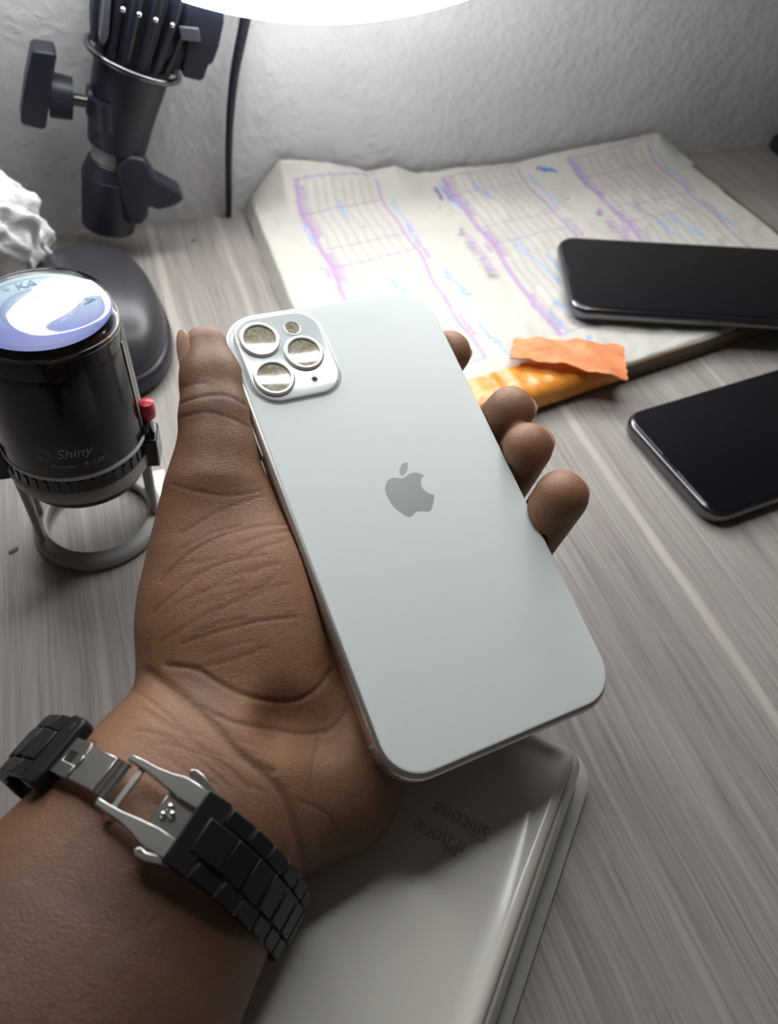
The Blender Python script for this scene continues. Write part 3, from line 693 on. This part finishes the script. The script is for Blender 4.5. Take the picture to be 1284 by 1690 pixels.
# faint print on the barrel
def wrapt(t, x0, z0, R, az=-86):
    def g(p):
        a = math.radians(az) + (p[0] + x0) / R; rr = R + .34 - (z0 + p[1] - 52) * .045; return (rr * math.cos(a), rr * math.sin(a), z0 + p[1])
    t.xf(g); t.xf(sl); return t
mb = MB(); t = wrapt(text_mb('Shiny', 5.6, 'LEFT', .35, 0, .03), -7.5, 60.5, 25.9); mb.add(t.v, t.f)
t = wrapt(text_mb('Printer   R-538', 2.9), -9.5, 56.0, 25.9); mb.add(t.v, t.f)
st = MB()
for i in range(9):
    a = 2 * math.pi * i / 9; q = [(1.1 * math.cos(a), 1.1 * math.sin(a)), (2.4 * math.cos(a - .16), 2.4 * math.sin(a - .16)), (2.6 * math.cos(a + .16), 2.6 * math.sin(a + .16))]; st.add([(x, y, 0) for x, y in q], [(0, 1, 2)])
t = wrapt(st, -11, 62, 25.9); mb.add(t.v, t.f); mb.build('brand_print', MT['print_grey'], body_, 0)
mb = MB(); arcstrip(mb, 25.6, 26.2, math.radians(-22), math.radians(-19), 56, 92, 4, 24.2, 24.75); mb.xf(sl); mb.build('side_seam', MT['stampgrey'], stamp, 40)
for ac in (math.pi, math.radians(-12)):
    er = np.array([math.cos(ac), math.sin(ac), 0]); et = np.array([-math.sin(ac), math.cos(ac), 0])
    mb = MB(); box(mb, er * 27.2 + [0, 0, 43], (5.5, 11, 13), er, et); box(mb, er * 26.2 + [0, 0, 52], (2.5, 7, 9), er, et); mb.xf(sl); cl = mb.build('side_clamp', MT['stampblack'], stamp, 20, .0008)
    mb = MB(); tube(mb, [er * 28.2 + [0, 0, 49], er * 28.0 + [0, 0, 57]], 1.2, 14); mb.xf(sl); mb.build('spring_pin', MT['chrome'], cl, 40)
    mb = MB(); lathe(mb, [(1.6, 56), (2.8, 57.5), (3.0, 61), (2.5, 63.6), (.4, 64.4)], 24, er * 27.8); mb.xf(sl); mb.build('lock_button', MT['red'], cl, 40)

# ================================================================== LIGHT STAND at the wall
YS = .437
stand = empty('light_stand', 'blue-black clamp stand with knobs standing on the desk against the wall, left of the cable', 'stand', Matrix.Translation(Vector(at(190, 385, 0) * np.array([1, 0, 1]) + np.array([0, YS, 0]))))
SI = np.array(stand.location)
def sp(px, py, dy=0): return atY(px, py, YS + dy) - SI
def cyl(mb, a, b, ra, rb, n=28, dy=0): return tube(mb, [sp(*a, dy), sp(*b, dy)], [ra, rb], n)
mb = MB(); cyl(mb, (179, 372), (184, 285), .0145, .0155); cyl(mb, (184, 288), (186, 262), .0155, .0125); mb.build('lower_joint', MT['blueblack'], stand, 40, .001)
mb = MB(); cyl(mb, (186, 268), (190, 232), .0115, .0112); mb.build('socket', MT['stampgrey'], stand, 40)
c = sp(203, 258, -.0115); mb = MB(); lathe(mb, [(.004, 0), (.004, .002), (.0025, .0025)], 16, c, (0, -1, 0)); mb.build('screw_head', MT['blueblack'], stand, 40)
mb = MB(); P = [(192, 275), (215, 258), (240, 264), (258, 296), (298, 318), (305, 330), (292, 341), (262, 349), (246, 342), (244, 360), (236, 372), (212, 374), (198, 330)]
def flat(mb, P, y0, y1): 
    n = len(P); a = [atY(x, y, YS + y0) - SI for x, y in P]; b = [atY(x, y, YS + y0) - SI + np.array([0, y1 - y0, 0]) for x, y in P]
    return mb.add(a + b, [tuple(range(n)), tuple(range(n, 2 * n))[::-1]] + [(i, n + i, n + (i + 1) % n, (i + 1) % n) for i in range(n)])
flat(mb, P, -.016, -.002); mb.build('wing_lever', MT['blueblack'], stand, 25, .002)
mb = MB(); tube(mb, [sp(193, 240), sp(200, 190), sp(213, 130), sp(220, 100)], [.0150, .0165, .0180, .0185], 32); mb.build('main_barrel', MT['blueblack'], stand, 40, .001)
mb = MB(); tube(mb, [sp(169, 222), sp(166, 160)], .006, 16); tube(mb, [sp(176, 214, -.01), sp(172, 165, -.01)], .006, 16); mb.build('barrel_rib', MT['blueblack'], stand, 40)
# collar hoop
x_, y_, d_ = frame_of(sp(232, 40) - sp(215, 120)); c = sp(221, 97)
mb = MB(); tube(mb, [c + .0225 * (math.cos(a) * x_ + math.sin(a) * y_) for a in np.linspace(0, 2 * math.pi, 49)], .0017, 10); mb.build('collar_hoop', MT['darksteel'], stand, 60)
mb = MB(); tube(mb, [sp(221, 97), sp(232, 50), sp(246, -10), sp(256, -60)], [.0185, .0205, .0225, .0225], 32)
for i in range(18):
    a = 2 * math.pi * i / 18; f_ = lambda p, r: p + r * (math.cos(a) * x_ + math.sin(a) * y_)
    tube(mb, [f_(sp(223, 88), .0195), f_(sp(232, 50), .0215), f_(sp(246, -10), .0235), f_(sp(256, -60), .0235)], [.0018, .0024, .0026, .0022], 8)
mb.build('ribbed_grip', MT['blueblack'], stand, 40)
for i in range(4):
    mb = MB(); lathe(mb, [(.0012, 0), (.0009, .0007), (.0002, .0009)], 12, sp(203 + 27 * i, 16 + 8.5 * i, -.0268 + .0012 * abs(i - 1)), (0, -1, .2)); mb.build('rivet', MT['chrome_bright'], stand, 60)
mb = MB(); flat(mb, [(165, 70), (172, 0), (176, -40), (190, -40), (184, 0), (180, 60), (172, 78)], -.02, -.008); mb.build('side_bracket', MT['smoky'], stand, 25, .001)
# left T knob with its screw
mb = MB(); flat(mb, [(52, 88), (58, 84), (90, 88), (94, 96), (86, 140), (76, 212), (70, 215), (36, 206), (34, 196), (42, 140)], -.010, .006); k1 = mb.build('clamp_knob', MT['blueblack'], stand, 25, .0015)
mb = MB(); cyl(mb, (82, 156), (119, 163), .0105, .0100, 24); mb.build('knob_stem', MT['blueblack'], k1, 40)
mb = MB(); cyl(mb, (117, 163), (152, 169), .0026, .0026, 16)
for i in range(9): c = sp(121 + i * 3.2, 163.8 + i * .55); lathe(mb, [(.0030, -.0004), (.0033, 0), (.0030, .0004)], 14, c, sp(150, 169) - sp(118, 163))
mb.build('knob_screw', MT['chrome'], k1, 60)
mb = MB(); cyl(mb, (143, 164), (162, 168), .0072, .0078, 20); mb.build('barrel_boss', MT['blueblack'], stand, 40)
# right knob
mb = MB(); cyl(mb, (268, 62), (306, 70), .0125, .0125, 24, -.006); mb.build('arm_stem', MT['blueblack'], stand, 40)
mb = MB(); flat(mb, [(305, 92), (312, 30), (318, -10), (372, -10), (370, 40), (362, 78), (352, 106), (345, 108), (337, 132), (330, 135), (303, 128), (300, 118)], -.02, .001); k2 = mb.build('tilt_knob', MT['blueblack'], stand, 25, .0015)
mb = MB(); box(mb, sp(313, 56, -.021), (.0095, .002, .006), (.97, 0, -.15)); mb.build('bright_insert', MT['smoky'], k2, 20, .0005)

# ================================================================== CABLE
mb = MB(); a = at(375, 351, 0) + np.array([0, .0, 0]); a[1] = .4585
pts = [a, atY(378, 230, .454), atY(386, 130, .451), atY(403, 40, .449), atY(415, -30, .447), atY(432, -140, .442)]
pp = spline(pts, 8); tube(mb, pp, list(np.linspace(.0018, .0036, len(pp))), 12); o = mb.build('power_cable', MT['cable'], None, 60)
tag(o, 'thin black power cable hanging from the ring light down the wall to the desk edge', 'cable')

# ================================================================== RECEIPT PACKAGE under the other phone
FL = np.array([.066, .2265]); FRt = np.array([.388, .2715]); BRt = np.array([.379, .457]); BLt = np.array([.070, .457])
def bil(s, t): return (FL * (1 - s) + FRt * s) * (1 - t) + (BLt * (1 - s) + BRt * s) * t
bk = empty('form_booklet', 'flat parcel of white printed forms with purple lines, lying on the desk against the wall', 'booklet', Matrix.Translation(Vector((.22, .35, 0))))
BO = np.array([.22, .35, 0])
mb = MB(); pl = [bil(s, t) for s, t in [(0, 0), (.25, 0), (.5, 0), (.75, 0), (1, 0), (1, 1), (0, 1)]]
n = len(pl); lay = [(0, .0), (-.0006, .002), (.0004, .004), (-.0008, .006), (.0, .0098)]
cen = np.array([.225, .35]); pl[0] = pl[0] + np.array([.0045, 0]); pl[-1] = pl[-1] + np.array([.0045, 0]); rings = [[(*(p + (cen - p) / np.linalg.norm(cen - p) * i - BO[:2]), z) for p in pl] for i, z in lay]; loft(mb, rings); mb.build('taped_board', MT['boxdark'], bk, 20, .0004)
NX, NY = 400, 300
s, t = np.meshgrid(np.linspace(0, 1, NX), np.linspace(0, 1, NY), indexing='ij')
XY = (FL * (1 - s[..., None]) + FRt * s[..., None]) * (1 - t[..., None]) + (BLt * (1 - s[..., None]) + BRt * s[..., None]) * t[..., None]
Xw, Yw = XY[..., 0], XY[..., 1]
XY[..., 0] = np.where(s < .02, XY[..., 0], XY[..., 0])
def nz2(x, y, f, seed):
    r = np.random.default_rng(seed); o = 0
    for k in range(7):
        a = r.uniform(0, 6.28); fr = f * r.uniform(.6, 1.6); o = o + np.sin((x * math.cos(a) + y * math.sin(a)) * fr + r.uniform(0, 6.28) + 1.2 * np.sin((x * math.sin(a) - y * math.cos(a)) * fr * .7))
    return o / 7
crx = [.060, .072, .100, .128, .155, .178, .188, .225, .262, .300, .340, .377, .40]
crp = [(405, 345), (412, 330), (462, 266), (540, 268), (605, 285), (652, 274), (690, 289), (765, 278), (850, 270), (930, 252), (1010, 236), (1085, 221), (1150, 262)]
crz = [atY(*p, .456)[2] for p in crp]; crx2 = [atY(*p, .456)[0] for p in crp]
edge = np.interp(Xw, crx2, crz)
lift = np.clip((Yw - .425) / .031, 0, 1) ** 2
Z = .0108 + .0010 * nz2(Xw, Yw, 120, 3) + .0006 * nz2(Xw, Yw, 330, 5) + lift * (np.maximum(edge, .010) - .0108) 
ridge = np.abs(nz2(Xw, Yw, 60, 9)); Z += .0012 * np.clip(.25 - ridge, 0, 1) * 4 * .5
ed = np.minimum(np.minimum(s, 1 - s), t) ; Z -= np.clip(.014 - ed, 0, 1) / .014 * .0025 * (lift < .01); Z -= np.clip(.014 - s, 0, 1) / .014 * .0085
lf = np.clip((.085 - Xw) / .02, 0, 1); Z += lf * .0012 * np.sin(Yw * 190)
colp = np.empty(Xw.shape + (3,)); colp[:] = (.60, .588, .53)
colp += .03 * nz2(Xw, Yw, 90, 21)[..., None]
wob = .0009 * np.sin(Yw * 60 + 1) + .0006 * np.sin(Yw * 150)
def ink(mask, c, k): colp[:] = np.where(mask[..., None], colp * (1 - np.asarray(k)[..., None] if np.ndim(k) else colp * 0 + (1 - k)) + np.array(c) * (k[..., None] if np.ndim(k) else k), colp)
PUR = (.44, .28, .52); LIN = (.47, .43, .44); BLU = (.36, .48, .74)
yb = np.interp(Xw, [.066, .388], [.244, .292])
for (xa, xb) in ((.1015, .1545), (.2005, .2545), (.2925, .3540)):
    inside = (Yw > yb + .016) & (Yw < .450)
    Xe = Xw + wob
    bw = .0016
    ink((np.abs(Xe - xa) < bw) & inside, PUR, .75); ink((np.abs(Xe - xb) < .0009) & inside, PUR, .75); ink((np.abs(Xe - xb + .001) < .0003) & inside, PUR, .4)
    for i in range(1, 9): ink((np.abs(Xe - (xa + (xb - xa) * i / 9)) < .0012) & inside, LIN, .5)
    for yy in (.429, .389, .371, .449): ink((np.abs(Yw - yy - .1 * (Xw - xa)) < .0006) & (Xe > xa) & (Xe < xb), PUR, .7)
    ink((np.abs(Yw - yb - .0165) < .0007) & (Xe > xa) & (Xe < xb), PUR, .6)
    # small print beside the bands
    for (x0, w_, y0, y1, c) in ((xa + .0026, .0022, .356, .386, PUR), (xa + .0022, .0025, .403, .447, PUR), (xa - .004, .0014, .362, .372, PUR), (xb + .0035, .0016, .365, .385, PUR), (xb + .004, .0012, .395, .402, PUR), (xa + .003, .0014, .285, .318, PUR), (xb + .003, .0014, .292, .312, PUR)):
        m = (np.abs(Xe - x0) < w_) & (Yw > y0) & (Yw < y1) & (np.sin(Yw * 2600 + np.sin(Xw * 4000)) > -.45); ink(m, c, .85)
def scrib(x0, y0, x1, y1, amp, c, k, wdt=.0007, cyc=9):
    q = np.linspace(0, 1, 90); ph_ = RNG.uniform(0, 6); 
    px_ = x0 + (x1 - x0) * q + amp * np.sin(q * cyc * 6.28 + ph_) * (.5 + .5 * np.sin(q * 9 + ph_)); py_ = y0 + (y1 - y0) * q + amp * .8 * np.cos(q * cyc * 5.1 + ph_)
    bb = (Xw > min(x0, x1) - .012) & (Xw < max(x0, x1) + .012) & (Yw > min(y0, y1) - .012) & (Yw < max(y0, y1) + .012); I = np.argwhere(bb)
    if not len(I): return
    P = np.stack([Xw[bb], Yw[bb]], 1); d = np.full(len(P), 1.)
    for a, b in zip(range(89), range(1, 90)): d = np.minimum(d, seg_d(P, (px_[a], py_[a]), (px_[b] + 1e-7, py_[b])))
    kk = np.clip(1.3 - d / wdt, 0, 1) * k; colp[bb] = colp[bb] * (1 - kk[:, None]) + np.array(c) * kk[:, None]
for a in ((.1585, .432, .160, .385, .0022), (.126, .436, .126, .418, .0015), (.131, .352, .136, .330, .0022), (.163, .352, .168, .325, .002), (.098, .418, .099, .396, .0012), (.217, .440, .222, .420, .002), (.196, .446, .199, .415, .0015), (.258, .441, .262, .400, .002), (.215, .372, .226, .318, .0025), (.228, .352, .236, .300, .0026), (.212, .308, .224, .282, .0028), (.205, .300, .206, .282, .0015), (.290, .448, .296, .428, .002), (.309, .390, .318, .350, .0024), (.325, .372, .333, .345, .0024), (.357, .440, .359, .402, .0016), (.357, .370, .360, .352, .002), (.163, .300, .168, .272, .002), (.230, .285, .262, .288, .003), (.205, .262, .216, .275, .002)):
    scrib(*a[:4], a[4], (.28, .44, .78), .85)
scrib(.192, .441, .192, .428, .0008, (.10, .12, .42), .9, .0012, 3); scrib(.1965, .439, .1965, .424, .0006, (.18, .2, .45), .8, .001, 3)
scrib(.268, .447, .278, .440, .0016, (.05, .16, .55), .95, .0012, 5)
for x0, y0 in ((.1335, .409), (.186, .417), (.2045, .418), (.096, .372)): ink(np.hypot(Xw - x0, Yw - y0) < .0016, (.35, .34, .25), .55)
idx = np.arange(NX * NY).reshape(NX, NY)
v = np.stack([Xw - BO[0], Yw - BO[1], Z], -1).reshape(-1, 3); f = np.stack([idx[:-1, :-1], idx[1:, :-1], idx[1:, 1:], idx[:-1, 1:]], -1).reshape(-1, 4)
me = bpy.data.meshes.new('form_sheet'); me.from_pydata(v.tolist(), [], f.tolist()); me.update()
sh = link('form_sheet', me, MT['page'], bk, 0); me.polygons.foreach_set('use_smooth', [True] * len(me.polygons)); set_print(sh, colp.reshape(-1, 3))
# the two readable words on the forms
for x0, y0 in ((.1855, .3775), (.279, .377)):
    t = text_mb('FACTURE', .0074, 'LEFT', 0, 0, .0001); t.xf(lambda p: (x0 + p[1] - BO[0], y0 - p[0] * 1.25 - BO[1], .0142)); polyprism(t, circ(.0016, 12, x0 + .002 - BO[0], y0 + .008 - BO[1]), .0135, .0142)
    t.build('printed_word', MT['purple'], sh, 0)
# orange tape folded over the front edge
mb = MB(); n = 34; top = []; 
def tq(px, py, z): return at(px, py, z)
R = []
for i in range(n + 1):
    q = i / n; x = .112 + q * (.2215 - .112); fy = np.interp(x, [.066, .388], [.2265, .2715]); dep = .021 * (1 - .75 * max(0, (q - .55) / .45)) * (1 if q < .97 else .9); 
    zz = .0135 + .0003 * math.sin(i * 2.1) + .0002 * math.sin(i * 4.3)
    R.append([(x, fy - .0012, .003), (x, fy - .0014, .0100), (x, fy + .002, zz), (x, fy + dep * .5, zz + .0004 * math.sin(i * 1.3)), (x, fy + dep, zz), (x, fy + dep, zz - .0006), (x, fy + .002, .0100), (x, fy + .001, .003)])
loft(mb, R); mb.xf(lambda p: np.array(p) - BO); mb.build('orange_tape', MT['tape'], bk, 50)
mb = MB(); R = []
for i in range(9):
    x = .300 + i * .005; fy = np.interp(x, [.066, .388], [.2265, .2715]); zz = .0150 + .0008 * math.sin(i * 2); R.append([(x, fy + .002, zz - .001), (x, fy + .002, zz), (x, fy + .011 + .002 * math.sin(i), zz + .001), (x, fy + .011 + .002 * math.sin(i), zz)])
loft(mb, R); mb.xf(lambda p: np.array(p) - BO); o = mb.build('orange_tape', MT['tape'], bk, 50)

# torn orange paper lying on the tape
q4 = [at(842, 592, .017), at(1037, 626, .0165), at(1028, 573, .019), at(849, 557, .0175)]
mb = MB(); NU, NV_ = 40, 14; vv = []
for lay in (0, 1):
    for i in range(NU + 1):
        for j in range(NV_ + 1):
            a, b = i / NU, j / NV_; e = .0005 * math.sin(i * .9) * (b > .95) + .0004 * math.sin(i * 1.1 + 1) * (b < .05)
            p = (q4[0] * (1 - a) + q4[1] * a) * (1 - b) + (q4[3] * (1 - a) + q4[2] * a) * b
            p = p + np.array([.0005 * math.sin(j * 2.2), e, .0022 * math.sin(a * 3.1) + .0008 * math.sin(a * 17 + b * 4) + .0006 * math.sin(b * 9 + a * 6) - lay * .0007]); vv.append(p)
o_ = (NU + 1) * (NV_ + 1); kk = lambda i, j: i * (NV_ + 1) + j; ff = []
for i in range(NU):
    for j in range(NV_): ff += [(kk(i, j), kk(i + 1, j), kk(i + 1, j + 1), kk(i, j + 1)), (o_ + kk(i, j), o_ + kk(i, j + 1), o_ + kk(i + 1, j + 1), o_ + kk(i + 1, j))]
rim = [kk(i, 0) for i in range(NU + 1)] + [kk(NU, j) for j in range(1, NV_ + 1)] + [kk(i, NV_) for i in range(NU - 1, -1, -1)] + [kk(0, j) for j in range(NV_ - 1, 0, -1)]
for i in range(len(rim)): a, b = rim[i], rim[(i + 1) % len(rim)]; ff.append((a, b, o_ + b, o_ + a))
mb.add(vv, ff); o = mb.build('paper_strip', MT['orange_paper'], None, 40); tag(o, 'torn strip of orange paper lying on the front edge of the white form parcel', 'paper')

# ================================================================== THE TWO DARK PHONES
def dark_phone(name, label, c0, c1, side, z0, width=.0715, length=.148, T=.0079, r=.0105, tilt=0):
    X = np.array([c1[0] - c0[0], c1[1] - c0[1], 0]); X /= np.linalg.norm(X); Y = np.array([-X[1], X[0], 0]) * side
    o = np.array([c0[0], c0[1], z0]); M = basis(o, X, Y, np.cross(X, Y))
    Zs = np.cross(X, Y)[2]
    ph = empty(name, label, 'phone', M)
    fn = lambda i: rrect(width - 2 * i, length - 2 * i, r - i, 10, width / 2, length / 2)
    s_ = 1 if Zs > 0 else -1
    prof = [(.0024 - .0024 * math.cos(a), T / 2 - (T / 2 - .0001) * math.sin(a)) for a in np.linspace(math.pi / 2, 0, 6)] + [(.0022 - .0022 * math.cos(a), T / 2 + (T / 2 - .0004) * math.sin(a)) for a in np.linspace(0, math.pi / 2 * .85, 6)]
    mb = MB(); slab(mb, fn, [(i, s_ * z) for i, z in prof]); mb.build('metal_frame', MT['darksteel'], ph, 50)
    mb = MB(); slab(mb, fn, [(i, s_ * z) for i, z in ((.0017, T - .001), (.0017, T - .0003), (.0020, T - .0001), (.0026, T + .00005))]); g = mb.build('screen', MT['screen'], ph, 50)
    mb = MB(); box(mb, (width / 2, .0022, s_ * (T + .00008)), (.011, .0007, .0001)); mb.build('earpiece_slot', MT['darksteel'], g, 0)
    mb = MB(); box(mb, (-.0001 if True else 0, length * .3, s_ * T * .5), (.0008, .012, .0024)); mb.build('volume_button', MT['darksteel'], ph, 20, .0003)
    return ph
a = at(918.7, 387.6, .0215); b = at(941.7, 503.7, .0215)
dark_phone('smartphone', 'black-screened smartphone lying face up on the printed forms', a[:2], b[:2], 1, .0136)
a = at(1025, 682, .0082); b = at(1199, 879, .0082)
dark_phone('smartphone', 'black-screened smartphone lying face up directly on the wooden desk at the right edge', a[:2], b[:2], 1, .0002)

# ================================================================== CLEAR-TOPPED CASE PACKAGE under the wrist
ea = np.array([-.705, -.709, 0]); ea /= np.linalg.norm(ea); eb = np.array([ea[1], -ea[0], 0]); eb = eb if eb[1] > 0 else -eb
CO = np.array([.1125, .0715, 0]); BL_, BW_ = .185, .098
cb_ = empty('case_package', 'milky white plastic phone-case box with rounded corners lying on the desk under the hand', 'box', basis(CO, -ea, eb, (0, 0, 1)) if np.cross(-ea, eb)[2] > 0 else basis(CO, eb, -ea, (0, 0, 1)))
swap = not (np.cross(-ea, eb)[2] > 0)
def fnc(i, grow=0):
    w_, l_ = BW_ - 2 * i, BL_ - 2 * i; r_ = max(.013 - i, .003)
    if swap: return rrect(w_, l_, r_, 10, BW_ / 2, -BL_ / 2)
    return rrect(l_, w_, r_, 10, -BL_ / 2, BW_ / 2)
mb = MB(); slab(mb, fnc, [(.0015, .0002), (.0, .0008), (.0, .0022), (.0012, .0032), (.0045, .0036), (.0048, .008), (.0058, .0145), (.0075, .0170), (.0100, .0172)]); mb.build('tray', MT['casetray'], cb_, 50)
mb = MB(); slab(mb, fnc, [(.0092, .0165), (.0088, .0185), (.0094, .0198), (.0110, .0203), (.0125, .0199), (.0135, .0190), (.018, .0188)]); mb.build('lid', MT['casebox'], cb_, 50)
Mi = np.array(cb_.matrix_world.inverted()) if False else None
def cbl(q): q = np.asarray(q, float) - CO; X_ = eb if swap else -ea; Y_ = -ea if swap else eb; return np.array([q @ X_, q @ Y_, q[2]])
tdir = eb; tup = ea * 1.0
mb = MB()
for s_, p0 in (('Silicone', at(812, 1367, .019)), ('iPhone', at(771, 1392, .019))):
    t = text_mb(s_, .0078, 'LEFT')
    base = p0
    t.xf(lambda p: cbl(base + tdir * p[0] * .78 + tup * (p[1]) + np.array([0, 0, .00006]))); mb.add([(x, y, .01898) for x, y, z in t.v], t.f)
mb.build('printed_words', MT['caseprint'], cb_, 0)

# ================================================================== MOUSE, CRUMPLED PLASTIC, SCRAPS
mo = empty('computer_mouse', 'rounded black oval computer mouse lying on the desk behind the stamp', 'computer mouse', basis((-.027, .359, 0), (.99, .12, 0), (-.12, .99, 0), (0, 0, 1)))
def oval(a, b, n=72, e=2.3): return [(a * np.sign(math.cos(t)) * abs(math.cos(t)) ** (2 / e), b * np.sign(math.sin(t)) * abs(math.sin(t)) ** (2 / e)) for t in np.linspace(0, 2 * math.pi, n, endpoint=False)]
mb = MB(); loft(mb, [[(x, y, z) for x, y in oval(.0335 - i, .058 - i)] for i, z in ((.003, .0005), (.0, .003), (-.0004, .007), (.0, .0105), (.0016, .0122))]); mb.build('base_shell', MT['blackplastic'], mo, 50)
mb = MB(); loft(mb, [[(x, y, z - .004 * (y / .058) ** 2 * (z > .016)) for x, y in oval(.0335 * k_, .058 * k_)] for k_, z in ((.955, .0118), (.965, .015), (.94, .0205), (.87, .0262), (.74, .0306), (.56, .0336), (.34, .0352), (.12, .0358))]); mb.build('top_shell', MT['mouse'], mo, 60)

def crumple(name, c, rad, seed, m):
    bm = bmesh.new(); bmesh.ops.create_icosphere(bm, subdivisions=6, radius=1)
    r = np.random.default_rng(seed); P = np.array([v.co for v in bm.verts]); P /= np.linalg.norm(P, axis=1)[:, None]
    k_ = np.full(len(P), 1.0)
    for o_ in range(4):                                     # folded ridges at four scales
        acc = 0; fr = 1.9 * 1.9 ** o_
        for _ in range(3):
            w1, w2, w3 = r.normal(size=(3, 3)); acc = acc + np.abs(np.sin((P @ w1) * fr + 1.4 * np.sin((P @ w2) * fr * .8 + r.uniform(0, 6)) + r.uniform(0, 6)))
        k_ = k_ + (.62 - acc / 3) * .52 / 1.7 ** o_
    for v, p, k in zip(bm.verts, P, k_): v.co = Vector(p * k * np.array(rad))
    me = bpy.data.meshes.new(name); bm.to_mesh(me); bm.free(); o = bpy.data.objects.new(name, me); COL.objects.link(o); me.materials.append(m)
    me.polygons.foreach_set('use_smooth', [True] * len(me.polygons))
    zmin = min(v.co.z for v in me.vertices); o.location = (c[0], c[1], -zmin + .0002); return o
o = crumple('crumpled_plastic', (-.079, .395, .02), (.036, .026, .037), 5, MT['tissue']); tag(o, 'crumpled white plastic bag on the desk at the left edge, behind the stamp', 'plastic bag')
mb = MB(); q = at(262, 818, 0); loft(mb, [[(q[0] + .004 * x + .0005 * math.sin(k), q[1] + .001 * k * 3.2 - .012 + .0006 * y, .0003 + .0011 * y + .0004 * math.sin(k * 1.3)) for x, y in ((-1, 0), (1, 0), (1, 1), (-1, 1))] for k in range(9)])
o = mb.build('paper_scrap', MT['tissue'], None, 30); tag(o, 'small white paper scrap on the desk beside the stamp base', 'paper')
for (px, py, l_, lab) in ((22, 909, .0022, 'tiny dark wood chip on the desk in front of the stamp'), (320, 397, .0018, 'tiny dark crumb on the desk near the foot of the wall, right of the stand')):
    q = at(px, py, .0004); mb = MB(); loft(mb, [[(q[0] + x * l_ * .35 + k * l_ * .5, q[1] + y * l_ * .35 + k * l_ * .3, max(.00005, q[2] + .0004 * z)) for x, y, z in ((-1, -1, -.5), (1, -1, -.8), (1.2, 1, .6), (-.8, 1, 1))] for k in (-1, -.3, .4, 1)])
    o = mb.build('desk_crumb', MT['boxdark'], None, 0); tag(o, lab, 'crumb')
q = at(1284, 243, 0); mb = MB()
fn = lambda i: rrect(.046 - 2 * i, .030 - 2 * i, .009 - i * .5, 6)
slab(mb, fn, [(.002, .0), (.0, .002), (.0, .008), (.002, .0105), (.006, .012)]); mb.xf(lambda p: (p[0] + q[0] + .012, p[1] + .443, p[2] + .0001))
o = mb.build('charger_block', MT['blackplastic'], None, 40); tag(o, 'small black block against the wall at the far right end of the desk', 'charger')
bpy.context.view_layer.update()
